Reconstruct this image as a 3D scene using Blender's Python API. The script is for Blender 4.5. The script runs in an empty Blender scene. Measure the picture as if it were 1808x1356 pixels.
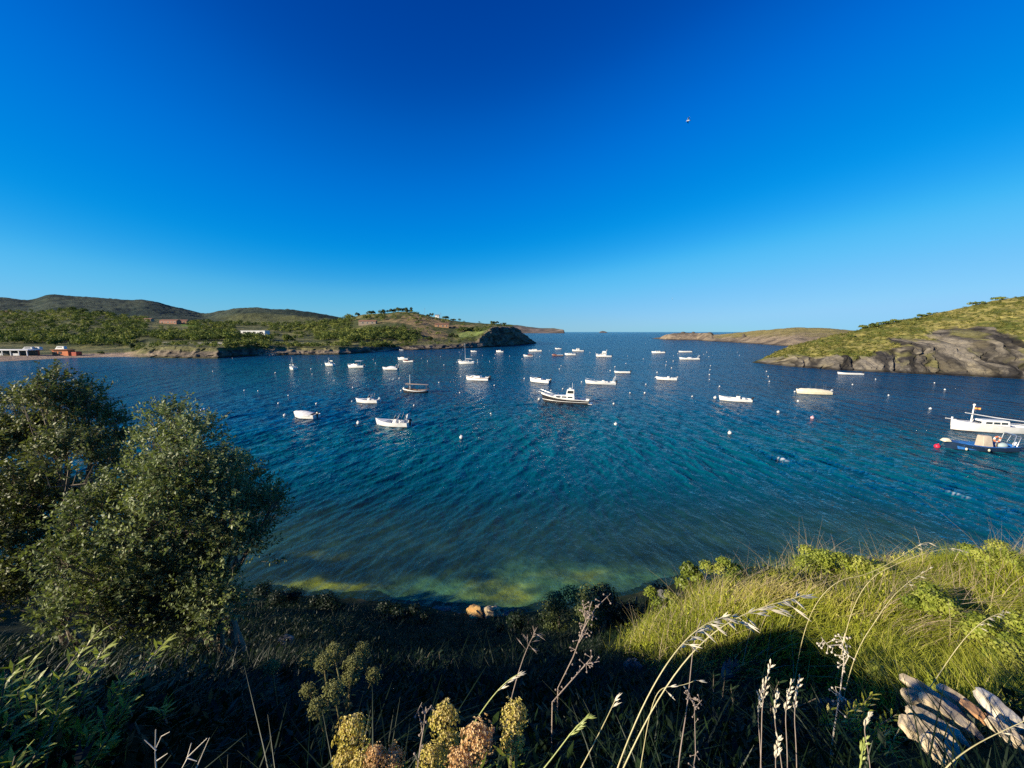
import bpy, math, random
import numpy as np
from mathutils import Vector, Matrix

# ------------------------------------------------------------------ camera, sky, sun, exposure
S = bpy.context.scene
COL = S.collection
R = math.radians
CAM_H, F, PITCH = 14.0, 700.0, R(7.5)
cam = bpy.data.objects.new('camera', bpy.data.cameras.new('camera'))
COL.objects.link(cam)
cam.location = (0, 0, CAM_H)
cam.rotation_euler = (R(90) - PITCH, 0, 0)
cam.data.sensor_width = 36
cam.data.lens = 36 * F / 1808
cam.data.clip_start = 0.05
cam.data.clip_end = 60000
S.camera = cam

SUN_AZ, SUN_EL = -115.0, 20.0          # to the left and a little behind the camera
world = bpy.data.worlds.new('World')
S.world = world
world.use_nodes = True
wn = world.node_tree
bg = wn.nodes['Background']
sky = wn.nodes.new('ShaderNodeTexSky')
sky.sky_type = 'NISHITA'
sky.sun_disc = False
sky.sun_elevation = R(SUN_EL)
sky.sun_rotation = R(SUN_AZ)
sky.air_density, sky.dust_density, sky.ozone_density = 1.0, 0.0, 1.0
def _scale(k, sock):
    n = wn.nodes.new('ShaderNodeVectorMath'); n.operation = 'SCALE'; n.inputs['Scale'].default_value = k
    wn.links.new(sock, n.inputs[0]); return n.outputs[0]
# the camera's own deep-blue tone response, per channel
cv = wn.nodes.new('ShaderNodeRGBCurve')
TONE = [[(0, 0), (.20, 0), (.26, .006), (.32, .03), (.415, .09), (.81, .24), (1, .28)],
        [(0, 0), (.146, .056), (.197, .116), (.247, .172), (.352, .265), (.438, .345), (.573, .475), (.826, .55), (1, .60)],
        [(0, 0), (.245, .35), (.317, .54), (.381, .66), (.493, .745), (.563, .80), (.63, .85), (1, .93)]]
for ch, pts_ in zip(cv.mapping.curves, TONE):
    ch.points[0].location, ch.points[1].location = pts_[0], pts_[-1]
    for q in pts_[1:-1]: ch.points.new(*q)
cv.mapping.extend = 'HORIZONTAL'
cv.mapping.update()
wn.links.new(_scale(0.1, sky.outputs[0]), cv.inputs['Color'])
wn.links.new(_scale(10.0, cv.outputs[0]), bg.inputs[0])
bg.inputs[1].default_value = 0.058

sun = bpy.data.objects.new('sun', bpy.data.lights.new('sun', 'SUN'))
COL.objects.link(sun)
sun.data.energy = 5.0
sun.data.angle = R(0.5)
sun.data.color = (1.0, 0.87, 0.66)
sd = Vector((math.sin(R(SUN_AZ)) * math.cos(R(SUN_EL)), math.cos(R(SUN_AZ)) * math.cos(R(SUN_EL)), math.sin(R(SUN_EL))))
sun.rotation_euler = sd.to_track_quat('Z', 'Y').to_euler()
sun.location = sd * 60 + Vector((0, 0, 14))

S.view_settings.view_transform = 'Standard'
S.view_settings.look = 'None'
S.view_settings.exposure = 0.85
S.view_settings.gamma = 1.0
S.render.engine = 'CYCLES'
S.cycles.max_bounces = 6
S.cycles.transparent_max_bounces = 12
S.cycles.use_denoising = False
S.cycles.sample_clamp_indirect = 4.0
S.cycles.caustics_reflective = False
S.cycles.caustics_refractive = False

rng = np.random.default_rng(7)
rnd = random.Random(5)
CP, SP = math.cos(PITCH), math.sin(PITCH)

# ------------------------------------------------------------------ helpers: measuring, noise, meshes
def ray(u, v):
    u = np.asarray(u, float); v = np.asarray(v, float)
    b = (v - 678) / 700
    return np.stack([(u - 904) / 700 + 0 * b, CP - b * SP + 0 * u, -SP - b * CP + 0 * u], -1)
def at_y(u, v, Y):
    d = ray(u, v); t = np.asarray(Y, float) / d[..., 1]
    return d * t[..., None] + np.array([0, 0, CAM_H])
def at_depth(u, v, t):
    return ray(u, v) * t + np.array([0, 0, CAM_H])
def on_water(u, v):
    d = ray(u, v); t = CAM_H / -d[..., 2]
    return d * t[..., None] + np.array([0, 0, CAM_H])
def smooth(a, b, x):
    t = np.clip((np.asarray(x, float) - a) / (b - a), 0, 1)
    return t * t * (3 - 2 * t)
def _hash(i):
    with np.errstate(over='ignore'):
        h = (i[..., 0].astype(np.uint32) * np.uint32(374761393) + i[..., 1].astype(np.uint32) * np.uint32(668265263)
             + i[..., 2].astype(np.uint32) * np.uint32(2246822519))
        h = (h ^ (h >> np.uint32(13))) * np.uint32(1274126177)
        h = h ^ (h >> np.uint32(16))
    return h.astype(np.float64) / 4294967295.0
def vnoise(p):
    i = np.floor(p).astype(np.int64); f = p - i; f = f * f * (3 - 2 * f); r = 0
    for dx in (0, 1):
        for dy in (0, 1):
            for dz in (0, 1):
                w = (f[..., 0] if dx else 1 - f[..., 0]) * (f[..., 1] if dy else 1 - f[..., 1]) * (f[..., 2] if dz else 1 - f[..., 2])
                r = r + w * _hash(i + np.array([dx, dy, dz]))
    return r
def fbm(p, octaves=4, gain=0.5):
    r, a, n = 0, 1, 0
    for k in range(octaves):
        r = r + a * (vnoise(p * 2 ** k + 17.3 * k) * 2 - 1); n += a; a *= gain
    return r / n
def ridged(p, octaves=4):
    r, a, n = 0, 1, 0
    for k in range(octaves):
        r = r + a * (1 - np.abs(vnoise(p * 2 ** k + 9.1 * k) * 2 - 1)); n += a; a *= 0.5
    return r / n
def pv(x, y, z=0.0):
    return np.stack(np.broadcast_arrays(np.asarray(x, float), np.asarray(y, float), np.asarray(z, float)), -1)

def mesh_np(name, verts, faces, mats, midx=None, attrs=None, smooth_shade=True, parent=None):
    """verts (N,3); faces (M,k) array; attrs {name: (N,) float or (N,3) colour}"""
    me = bpy.data.meshes.new(name)
    verts = np.ascontiguousarray(verts, np.float32); faces = np.ascontiguousarray(faces, np.int32)
    m, k = faces.shape
    me.vertices.add(len(verts)); me.vertices.foreach_set('co', verts.ravel())
    me.loops.add(m * k); me.loops.foreach_set('vertex_index', faces.ravel())
    me.polygons.add(m)
    me.polygons.foreach_set('loop_start', np.arange(0, m * k, k, dtype=np.int32))
    if midx is not None:
        me.polygons.foreach_set('material_index', np.ascontiguousarray(midx, np.int32))
    me.polygons.foreach_set('use_smooth', np.full(m, smooth_shade, bool))
    for an, av in (attrs or {}).items():
        av = np.asarray(av, np.float32)
        if av.ndim == 1:
            me.attributes.new(an, 'FLOAT', 'POINT').data.foreach_set('value', np.ascontiguousarray(av))
        else:
            c = np.ones((len(av), 4), np.float32); c[:, :3] = av
            me.attributes.new(an, 'FLOAT_COLOR', 'POINT').data.foreach_set('color', c.ravel())
    for mt in (mats if isinstance(mats, (list, tuple)) else [mats]):
        me.materials.append(mt)
    me.update(calc_edges=True)
    me.validate()
    o = bpy.data.objects.new(name, me); COL.objects.link(o)
    if parent is not None: o.parent = parent
    return o
def grid_faces(nr, nc):
    a = np.arange(nr * nc).reshape(nr, nc)
    return np.stack([a[:-1, :-1], a[:-1, 1:], a[1:, 1:], a[1:, :-1]], -1).reshape(-1, 4)

class MB:
    """collects shapes, then links them as ONE mesh object"""
    def __init__(s): s.v, s.f, s.m = [], [], []
    def add(s, v, f, m=0):
        b = len(s.v); s.v += [tuple(map(float, p)) for p in v]
        for q in f: s.f.append(tuple(int(b + i) for i in q)); s.m.append(m)
        return s
    def box(s, c, d, m=0, taper=1.0, shift=0.0, rz=0.0, bev=0.0):
        """box centred on c, size d; its top is scaled by taper and moved by shift along x; edges chamfered by bev"""
        hx, hy, hz = d[0] / 2, d[1] / 2, d[2] / 2
        lv = [(-hz, 1, 0.0)] if bev == 0 else [(-hz, 1, bev), (-hz + bev, 1, 0.0)]
        lv += [(hz, taper, 0.0)] if bev == 0 else [(hz - bev, taper, 0.0), (hz, taper, bev)]
        v, f = [], []
        ca, sa = math.cos(rz), math.sin(rz)
        cb = bev if bev else min(hx, hy) * 0.02
        for z, k, ins in lv:
            tz = (z + hz) / (2 * hz)
            X, Y = hx * k - ins, hy * k - ins
            for x, y in ((-X + cb, -Y), (X - cb, -Y), (X, -Y + cb), (X, Y - cb), (X - cb, Y), (-X + cb, Y), (-X, Y - cb), (-X, -Y + cb)):
                x = x + shift * tz
                v.append((c[0] + x * ca - y * sa, c[1] + x * sa + y * ca, c[2] + z))
        n = len(lv)
        f.append(tuple(range(7, -1, -1))); f.append(tuple(range(8 * (n - 1), 8 * n)))
        for r in range(n - 1):
            for i in range(8): f.append((8 * r + i, 8 * r + (i + 1) % 8, 8 * r + 8 + (i + 1) % 8, 8 * r + 8 + i))
        return s.add(v, f, m)
    def tube(s, pts, rad, sides=6, m=0, cap=True):
        pts = [Vector(p) for p in pts]; n = len(pts)
        if not hasattr(rad, '__len__'): rad = [rad] * n
        v, f = [], []
        for i, p in enumerate(pts):
            t = (pts[min(i + 1, n - 1)] - pts[max(i - 1, 0)]).normalized()
            a = t.cross(Vector((0.13, 0.29, 1)))
            if a.length < 1e-3: a = t.cross(Vector((1, 0.2, 0)))
            a.normalize(); b = t.cross(a)
            for k in range(sides):
                an = 2 * math.pi * k / sides
                v.append(p + (a * math.cos(an) + b * math.sin(an)) * rad[i])
        for i in range(n - 1):
            for k in range(sides):
                f.append((i * sides + k, i * sides + (k + 1) % sides, (i + 1) * sides + (k + 1) % sides, (i + 1) * sides + k))
        if cap: f.append(tuple(range(sides - 1, -1, -1))); f.append(tuple(range((n - 1) * sides, n * sides)))
        return s.add(v, f, m)
    def ball(s, c, r, nu=10, nv=7, m=0):
        if not hasattr(r, '__len__'): r = (r, r, r)
        v, f = [(c[0], c[1], c[2] - r[2])], []
        for j in range(1, nv):
            t = math.pi * j / nv
            for i in range(nu):
                a = 2 * math.pi * i / nu
                v.append((c[0] + r[0] * math.sin(t) * math.cos(a), c[1] + r[1] * math.sin(t) * math.sin(a), c[2] - r[2] * math.cos(t)))
        v.append((c[0], c[1], c[2] + r[2])); e = len(v) - 1
        for i in range(nu):
            f.append((0, 1 + (i + 1) % nu, 1 + i)); f.append((e, e - nu + i, e - nu + (i + 1) % nu))
            for j in range(nv - 2):
                a = 1 + j * nu
                f.append((a + i, a + (i + 1) % nu, a + nu + (i + 1) % nu, a + nu + i))
        return s.add(v, f, m)
    def rings(s, rings, m=0, closed=True, cap0=False, cap1=False):
        n = len(rings[0]); v = [p for r in rings for p in r]; f = []
        for j in range(len(rings) - 1):
            for i in range(n if closed else n - 1):
                f.append((j * n + i, j * n + (i + 1) % n, (j + 1) * n + (i + 1) % n, (j + 1) * n + i))
        if cap0: f.append(tuple(range(n - 1, -1, -1)))
        if cap1: f.append(tuple(range((len(rings) - 1) * n, len(rings) * n)))
        return s.add(v, f, m)
    def build(s, name, mats, parent=None, smooth_angle=40):
        me = bpy.data.meshes.new(name)
        me.from_pydata(s.v, [], s.f)
        for mt in (mats if isinstance(mats, (list, tuple)) else [mats]): me.materials.append(mt)
        me.polygons.foreach_set('material_index', s.m)
        me.update()
        if smooth_angle:
            me.polygons.foreach_set('use_smooth', [True] * len(me.polygons))
            try: me.set_sharp_from_angle(angle=R(smooth_angle))
            except Exception: pass
        o = bpy.data.objects.new(name, me); COL.objects.link(o)
        if parent is not None: o.parent = parent
        return o

def tag(o, label=None, cat=None, group=None, kind=None):
    if label: o['label'] = label
    if cat: o['category'] = cat
    if group: o['group'] = group
    if kind: o['kind'] = kind
    return o
def thing(name, loc, rz=0.0, label=None, cat=None, group=None):
    o = bpy.data.objects.new(name, None); COL.objects.link(o)
    o.empty_display_size = 0.2
    o.location = loc; o.rotation_euler = (0, 0, rz)
    return tag(o, label, cat, group)

# ------------------------------------------------------------------ materials
MATS = {}
def new_mat(name):
    m = bpy.data.materials.new(name); m.use_nodes = True
    nt = m.node_tree
    return m, nt, nt.nodes['Principled BSDF'], nt.nodes['Material Output']
def coords(nt, scale=(1, 1, 1), rot=(0, 0, 0), obj=True):
    tc = nt.nodes.new('ShaderNodeTexCoord'); mp = nt.nodes.new('ShaderNodeMapping')
    mp.inputs['Scale'].default_value = scale; mp.inputs['Rotation'].default_value = rot
    nt.links.new(tc.outputs['Object'], mp.inputs[0])
    return mp.outputs[0]
def noise(nt, vec, scale, detail=4, rough=0.55, dist=0.0):
    n = nt.nodes.new('ShaderNodeTexNoise')
    n.inputs['Scale'].default_value = scale; n.inputs['Detail'].default_value = detail
    n.inputs['Roughness'].default_value = rough; n.inputs['Distortion'].default_value = dist
    nt.links.new(vec, n.inputs['Vector'])
    return n.outputs[0]
def ramp(nt, fac, stops):
    r = nt.nodes.new('ShaderNodeValToRGB'); e = r.color_ramp.elements
    while len(e) < len(stops): e.new(0.5)
    for el, (p, c) in zip(e, stops): el.position = p; el.color = (*c, 1) if len(c) == 3 else c
    nt.links.new(fac, r.inputs[0]); return r.outputs[0]
def bump(nt, h, strength, dist=0.05, normal=None):
    b = nt.nodes.new('ShaderNodeBump'); b.inputs['Strength'].default_value = strength; b.inputs['Distance'].default_value = dist
    nt.links.new(h, b.inputs['Height'])
    if normal is not None: nt.links.new(normal, b.inputs['Normal'])
    return b.outputs[0]
def mixc(nt, fac, a, b, mode='MIX'):
    n = nt.nodes.new('ShaderNodeMix'); n.data_type = 'RGBA'; n.blend_type = mode
    for sock, val in ((n.inputs[0], fac), (n.inputs[6], a), (n.inputs[7], b)):
        if isinstance(val, (int, float)): sock.default_value = val
        elif isinstance(val, tuple): sock.default_value = (*val, 1)
        else: nt.links.new(val, sock)
    return n.outputs[2]
def surf(name, c1, c2=None, scale=4.0, rough=0.5, bumpk=0.0, metal=0.0, detail=5, bscale=None, spec=0.5, stretch=(1, 1, 1), bdist=0.03):
    """a procedural surface: two tones mixed by noise, optional bump"""
    if name in MATS: return MATS[name]
    m, nt, p, out = new_mat(name)
    c2 = c2 or tuple(x * 0.78 for x in c1)
    vec = coords(nt, stretch)
    n = noise(nt, vec, scale, detail)
    nt.links.new(ramp(nt, n, [(0.32, c2), (0.62, c1)]), p.inputs['Base Color'])
    p.inputs['Roughness'].default_value = rough; p.inputs['Metallic'].default_value = metal
    p.inputs['Specular IOR Level'].default_value = spec
    if bumpk: nt.links.new(bump(nt, noise(nt, vec, bscale or scale * 2, 6), bumpk, bdist), p.inputs['Normal'])
    MATS[name] = m
    return m
def attr_mat(name, rough=0.9, nscale=0.3, lo=0.55, hi=1.35, bumpk=0.5, bdist=0.6, spec=0.2, attr='albedo'):
    """base colour from the mesh's own albedo attribute, broken up by fine noise"""
    m, nt, p, out = new_mat(name)
    a = nt.nodes.new('ShaderNodeAttribute'); a.attribute_name = attr
    vec = coords(nt)
    n = noise(nt, vec, nscale, 8, 0.65)
    g = ramp(nt, n, [(0.3, (lo,) * 3), (0.7, (hi,) * 3)])
    nt.links.new(mixc(nt, 1.0, a.outputs['Color'], g, 'MULTIPLY'), p.inputs['Base Color'])
    p.inputs['Roughness'].default_value = rough; p.inputs['Specular IOR Level'].default_value = spec
    if bumpk: nt.links.new(bump(nt, noise(nt, vec, nscale * 2.2, 8, 0.7), bumpk, bdist), p.inputs['Normal'])
    return m
def leaf_mat(name, stops, rough=0.45, trans=0.3, spec=0.4, tint=(1.3, 1.35, 0.6)):
    """foliage: tone picked per leaf by the mesh's 'tone' attribute, part of the light passing through"""
    m, nt, p, out = new_mat(name)
    a = nt.nodes.new('ShaderNodeAttribute'); a.attribute_name = 'tone'
    c = ramp(nt, a.outputs['Fac'], stops)
    nt.links.new(c, p.inputs['Base Color'])
    p.inputs['Roughness'].default_value = rough; p.inputs['Specular IOR Level'].default_value = spec
    tr = nt.nodes.new('ShaderNodeBsdfTranslucent')
    nt.links.new(mixc(nt, 1.0, c, tint, 'MULTIPLY'), tr.inputs[0])
    mx = nt.nodes.new('ShaderNodeMixShader'); mx.inputs[0].default_value = trans
    nt.links.new(p.outputs[0], mx.inputs[1]); nt.links.new(tr.outputs[0], mx.inputs[2])
    nt.links.new(mx.outputs[0], out.inputs[0])
    return m

M = {}
M['gelcoat'] = surf('gelcoat_white', (0.82, 0.80, 0.75), (0.70, 0.68, 0.62), 1.3, 0.25)
M['deck_white'] = surf('deck_white', (0.74, 0.73, 0.69), (0.60, 0.59, 0.55), 3, 0.5)
M['cream'] = surf('cream_canvas', (0.75, 0.68, 0.48), (0.64, 0.57, 0.40), 2, 0.8, 0.2)
M['canvas'] = surf('grey_white_canvas', (0.72, 0.71, 0.69), (0.52, 0.51, 0.50), 1.8, 0.85, 0.3)
M['canvas_dark'] = surf('dark_canvas', (0.05, 0.055, 0.07), (0.03, 0.03, 0.04), 2, 0.85, 0.2)
M['awning'] = surf('awning_canvas', (0.36, 0.30, 0.25), (0.26, 0.21, 0.18), 2, 0.85, 0.2)
M['maroon'] = surf('maroon_canvas', (0.16, 0.04, 0.04), (0.10, 0.03, 0.03), 2, 0.8)
M['black'] = surf('black_paint', (0.018, 0.018, 0.022), (0.03, 0.028, 0.028), 2, 0.35)
M['navy'] = surf('navy_paint', (0.012, 0.03, 0.075), (0.02, 0.04, 0.08), 2, 0.3)
M['blue'] = surf('blue_paint', (0.03, 0.16, 0.45), (0.02, 0.10, 0.32), 3, 0.4)
M['brownred'] = surf('brown_red_paint', (0.17, 0.055, 0.04), (0.11, 0.04, 0.03), 3, 0.5)
M['antifoul'] = surf('antifouling', (0.06, 0.05, 0.05), (0.10, 0.07, 0.06), 2, 0.7)
M['antifoul_blue'] = surf('antifouling_blue', (0.03, 0.06, 0.14), (0.05, 0.07, 0.12), 2, 0.7)
M['glass'] = surf('dark_glass', (0.02, 0.026, 0.03), (0.03, 0.036, 0.04), 1, 0.08)
M['steel'] = surf('stainless_tube', (0.62, 0.62, 0.62), (0.5, 0.5, 0.5), 5, 0.25, metal=0.8)
M['alu'] = surf('aluminium_spar', (0.70, 0.69, 0.66), (0.58, 0.57, 0.55), 4, 0.4, metal=0.2)
M['wood'] = surf('varnished_wood', (0.22, 0.12, 0.06), (0.13, 0.07, 0.035), 6, 0.45, stretch=(1, 6, 6))
M['engine'] = surf('outboard_black', (0.02, 0.02, 0.022), (0.035, 0.035, 0.035), 3, 0.3)
M['engine_grey'] = surf('outboard_grey', (0.40, 0.41, 0.42), (0.3, 0.31, 0.32), 3, 0.35)
M['tube_grey'] = surf('inflatable_tube', (0.66, 0.65, 0.62), (0.55, 0.54, 0.52), 2, 0.55)
M['beige'] = surf('beige_panel', (0.50, 0.42, 0.32), (0.43, 0.36, 0.27), 3, 0.7)
M['orange'] = surf('lifebuoy_orange', (0.72, 0.22, 0.10), (0.6, 0.17, 0.07), 4, 0.5)
M['red'] = surf('red_buoy', (0.62, 0.02, 0.06), (0.48, 0.015, 0.04), 3, 0.4)
M['pink'] = surf('pinkish_buoy', (0.62, 0.40, 0.42), (0.5, 0.25, 0.28), 3, 0.5)
M['buoy'] = surf('buoy_white', (0.68, 0.68, 0.65), (0.45, 0.44, 0.40), 2.5, 0.45)
M['flag'] = surf('flag_cloth', (0.62, 0.36, 0.12), (0.45, 0.16, 0.08), 3, 0.8)
M['rope'] = surf('wet_rope', (0.16, 0.15, 0.12), (0.08, 0.08, 0.07), 9, 0.8)
M['bottle_glass'] = surf('pale_tarp', (0.36, 0.46, 0.46), (0.28, 0.36, 0.37), 2, 0.6)
# ------------------------------------------------------------------ near ground: one height function for bank, spur and sea bed
def near_h(x, y):
    x = np.asarray(x, float); y = np.asarray(y, float)
    sh = np.interp(x, [-40, -15, -6, -1.5, 3, 8, 25], [2.8, 1.9, 0.8, -0.3, 0.2, 2.2, 4.5]) * smooth(5, 15, y)
    ye = y - sh
    h = np.interp(ye, [-14, -6, 0, 1, 2, 4, 7, 10, 14, 17, 18.5, 20, 24, 30, 45, 80],
                  [15.0, 13.1, 12.4, 12.15, 11.5, 9.95, 7.6, 5.3, 2.4, .55, -.12, -.42, -.8, -1.6, -3.8, -7])
    h = h + 1.75 * np.exp(-((y - 7.3) / 2.5) ** 2) * smooth(0.9, 5.2, x)
    h = h - 0.75 * np.exp(-((x - 3.2) / 1.3) ** 2 - ((y - 4.4) / 1.5) ** 2)
    h = h + 0.45 * np.exp(-((x + 3.0) / 1.4) ** 2 - ((y - 1.4) / 1.2) ** 2)
    h = h + 1.2 * np.exp(-(((x + 5.3) / 1.4) ** 2 + ((y - 0.9) / 1.2) ** 2))      # unseen knoll added left of the viewer to throw shade on the spur
    sp = np.exp(-((y - 6.2) / 3.0) ** 2) * smooth(1.6, 3.2, x)
    h = h + sp * 0.30 * fbm(pv(x, y) * 0.95 + 13, 3)
    land = smooth(-0.6, 0.8, h)
    p = pv(x, y, 0)
    h = h + land * (0.22 * fbm(p * 0.55, 3) + 0.07 * fbm(p * 2.1 + 5, 3)) + (1 - land) * 0.16 * fbm(p * 0.5 + 31, 3)
    return h
def on_ground(u, v):
    """the point of the near ground seen along a line of sight"""
    d = ray(u, v); t = np.linspace(0.6, 40, 3000)
    p = d[None, :] * t[:, None] + np.array([0, 0, CAM_H])
    k = np.argmax(p[:, 2] < near_h(p[:, 0], p[:, 1]))
    return p[k]

gx = np.concatenate([np.linspace(-40, -14, 60), np.linspace(-13.8, 14, 280), np.linspace(14.3, 40, 60)])
gy = np.concatenate([np.linspace(-14, -0.2, 50), np.linspace(0, 24, 260), np.linspace(24.3, 80, 90)])
GX, GY = np.meshgrid(gx, gy)
GZ = near_h(GX, GY)
gv = pv(GX, GY, GZ).reshape(-1, 3)
gf = grid_faces(len(gy), len(gx))
fz = gv[gf][:, :, 2].mean(1)
def compact(v, f, attrs=None):
    use = np.unique(f); rem = np.full(len(v), -1); rem[use] = np.arange(len(use))
    return v[use], rem[f], {k: a[use] for k, a in (attrs or {}).items()}
soil, nt, p, _ = new_mat('soil')
vec = coords(nt)
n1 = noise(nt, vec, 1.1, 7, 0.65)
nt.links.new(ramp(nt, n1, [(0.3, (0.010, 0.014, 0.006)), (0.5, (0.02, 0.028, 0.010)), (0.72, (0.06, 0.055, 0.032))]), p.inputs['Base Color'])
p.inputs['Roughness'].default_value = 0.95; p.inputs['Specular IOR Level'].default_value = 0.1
nt.links.new(bump(nt, noise(nt, vec, 7, 8, 0.7), 0.8, 0.08), p.inputs['Normal'])
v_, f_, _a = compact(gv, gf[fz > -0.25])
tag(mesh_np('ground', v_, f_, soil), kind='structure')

# sea bed: dark weed, pale sand, two ochre patches (the bottom's own colours)
def patch(P, u, v, ru, rv, ang=0.0):
    c = on_water(u, v); e = on_water(u + ru, v) - c; g = on_water(u, v - rv) - c
    dx, dy = P[:, 0] - c[0], P[:, 1] - c[1]
    a = dx / np.linalg.norm(e); b = dy / np.linalg.norm(g)
    a, b = a * math.cos(ang) + b * math.sin(ang), -a * math.sin(ang) + b * math.cos(ang)
    return np.exp(-(a * a + b * b) ** 1.6)
bv, bf, _a = compact(gv, gf[fz <= -0.25])
pn = pv(bv[:, 0], bv[:, 1])
wob = pn.copy(); wob[:, 0] += 1.1 * fbm(pn * 0.6 + 3, 3); wob[:, 1] += 0.8 * fbm(pn * 0.6 + 9, 3)
sand = smooth(-0.12, 0.25, fbm(pn * 0.22 + 2.7, 4)) * 0.12
for a in ((700, 1055, 150, 26), (800, 1035, 110, 30), (960, 1006, 170, 32), (860, 1050, 160, 44), (1050, 1010, 130, 18), (640, 1048, 60, 10)):
    sand = np.maximum(sand, patch(wob, *a))
weed = np.maximum(patch(wob, 560, 985, 150, 24, -0.2), 0.8 * patch(wob, 760, 975, 120, 22, 0.2))
weed = np.maximum(weed, patch(wob, 850, 1003, 42, 12)); weed = np.maximum(weed, 0.7 * patch(wob, 1180, 960, 170, 18))
sand *= 1 - 0.85 * weed
och = np.maximum(patch(wob, 575, 1027, 85, 11, 0.35), 0.75 * patch(wob, 890, 1030, 60, 26, 0.5))
och = np.maximum(och, 0.6 * patch(wob, 1010, 1000, 70, 12)); och = np.maximum(och, 0.5 * patch(wob, 560, 965, 60, 6))
brk = smooth(-0.35, 0.25, fbm(pn * np.array([0.9, 1.6, 1]) + 60, 4)); sand = sand * (0.45 + 0.55 * brk); och = och * (0.3 + 0.7 * brk)
tone = fbm(pn * 1.7, 4)[:, None] * 0.5 + 1
bc = (np.array([0.04, 0.055, 0.042]) * (1 - sand[:, None]) + np.array([0.12, 0.185, 0.095]) * sand[:, None])
bc = bc * (1 - och[:, None]) + np.array([0.40, 0.275, 0.025]) * och[:, None]
bc = bc * (1 - 0.7 * weed[:, None] * (1 - och[:, None])) * tone
seabed = mesh_np('seabed', bv, bf, attr_mat('seabed', 0.9, 1.2, 0.55, 1.4, 0.4, 0.2), attrs={'albedo': np.clip(bc, 0.003, 1)})
tag(seabed, kind='structure')

# ------------------------------------------------------------------ water: one sheet of wind waves out to the horizon
def wave_set(lams, main_deg, spread, seed, n):
    g = np.random.default_rng(seed)
    lam = np.exp(g.uniform(math.log(lams[0]), math.log(lams[1]), n))
    th = R(main_deg) + g.normal(0, R(spread), n)
    return lam, np.cos(th), np.sin(th), g.uniform(0, 6.283, n), 0.0105 * lam * g.uniform(0.6, 1.3, n)
# crests run away from the viewer; the left part swings round with the shore
W_SETS = [(wave_set((0.5, 3.4), -31, 13, 3, 40), 0), (wave_set((0.5, 3.2), 4, 14, 8, 40), 1)]
def wave_h(x, y, cell):
    az = x / np.maximum(y, 6)
    wr = smooth(-0.45, 0.75, az)
    gust = 0.75 + 0.55 * fbm(pv(x, y) * 0.045, 3)
    h = np.zeros_like(x)
    for (lam, cx, cy, ph, am), k in W_SETS:
        w = wr if k else 1 - wr
        for L, a, b, f0, A in zip(lam, cx, cy, ph, am):
            q = (x * a + y * b) * (6.2832 / L) + f0
            fade = np.clip((L / cell - 1.8) / 1.6, 0, 1)
            h += w * fade * A * ((0.5 + 0.5 * np.cos(q)) ** 2.6 - 0.34)
    return h * gust * 2.0
rr = [10.0]
while rr[-1] < 40000:
    r_ = rr[-1]; rr.append(r_ + min(max(0.085, 0.75 * r_ * r_ / 5544), r_ * 0.2))
rr = np.array(rr)
na = 860
aa = np.linspace(-R(66), R(66), na)
RR, AA = np.meshgrid(rr, aa, indexing='ij')
WX, WY = RR * np.sin(AA), RR * np.cos(AA)
cell = np.maximum(np.gradient(rr)[:, None] * 0.8, RR * (aa[1] - aa[0]))
sel = RR < 420
WZ = np.zeros_like(WX)
WZ[sel] = wave_h(WX[sel], WY[sel], np.broadcast_to(cell, RR.shape)[sel])
depth = -near_h(np.clip(WX, -40, 40), np.clip(WY, -14, 80))
shal = 0.96 * np.exp(-np.maximum(depth - 0.3, 0) * 0.36) * (1 - smooth(26, 44, WY)) * (1 - smooth(26, 38, np.abs(WX)))
WZ *= 1 - 0.55 * shal
wp = pv(WX, WY).reshape(-1, 3)
rf = RR.ravel()
big = fbm(wp * np.array([0.02, 0.045, 1]) + 4, 4)
teal = np.clip(1.02 - rf / 105 + 0.45 * big, 0, 1) ** 1.1
teal = np.maximum(teal, 0.75 * np.exp(-(((wp[:, 0] + 70) / 65) ** 2 + ((wp[:, 1] - 165) / 70) ** 2)))
teal = np.maximum(teal, 0.9 * np.exp(-(((wp[:, 0] - 21) / 11) ** 2 + ((wp[:, 1] - 27) / 6) ** 2)))
deep = np.array([0.0006, 0.058, 0.136]); tq = np.array([0.001, 0.100, 0.112])
wc = deep * (1 - teal[:, None]) + tq * teal[:, None]
wc = wc * (1 + 0.35 * fbm(wp * np.array([0.012, 0.05, 1]) + 40, 3)[:, None])
# shallow sand along the beach at the far left
bd = np.exp(-((np.maximum(0, 180 - wp[:, 1])) / 26) ** 2) * smooth(-130, -185, wp[:, 0])
wc = wc * (1 - 0.55 * bd[:, None]) + np.array([0.03, 0.11, 0.14]) * 0.55 * bd[:, None]
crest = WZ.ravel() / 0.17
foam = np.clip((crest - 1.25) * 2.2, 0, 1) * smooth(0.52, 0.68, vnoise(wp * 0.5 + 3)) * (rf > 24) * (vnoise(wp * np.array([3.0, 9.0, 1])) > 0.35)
wc = wc * np.clip(0.86 + 0.42 * crest * (1 - 0.6 * shal.ravel()), 0.5, 1.7)[:, None]     # crests painted lighter, troughs darker, as if light came through thin crests
wm, nt, p, out = new_mat('sea_water')
nt.nodes.remove(p)
at = nt.nodes.new('ShaderNodeAttribute'); at.attribute_name = 'water_colour'
ash = nt.nodes.new('ShaderNodeAttribute'); ash.attribute_name = 'shallow'
afo = nt.nodes.new('ShaderNodeAttribute'); afo.attribute_name = 'foam'
v1 = coords(nt, (1.0, 0.55, 1), (0, 0, R(12)))
v2 = coords(nt, (0.28, 0.12, 1), (0, 0, R(8)))
afar = nt.nodes.new('ShaderNodeAttribute'); afar.attribute_name = 'open_water'
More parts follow.
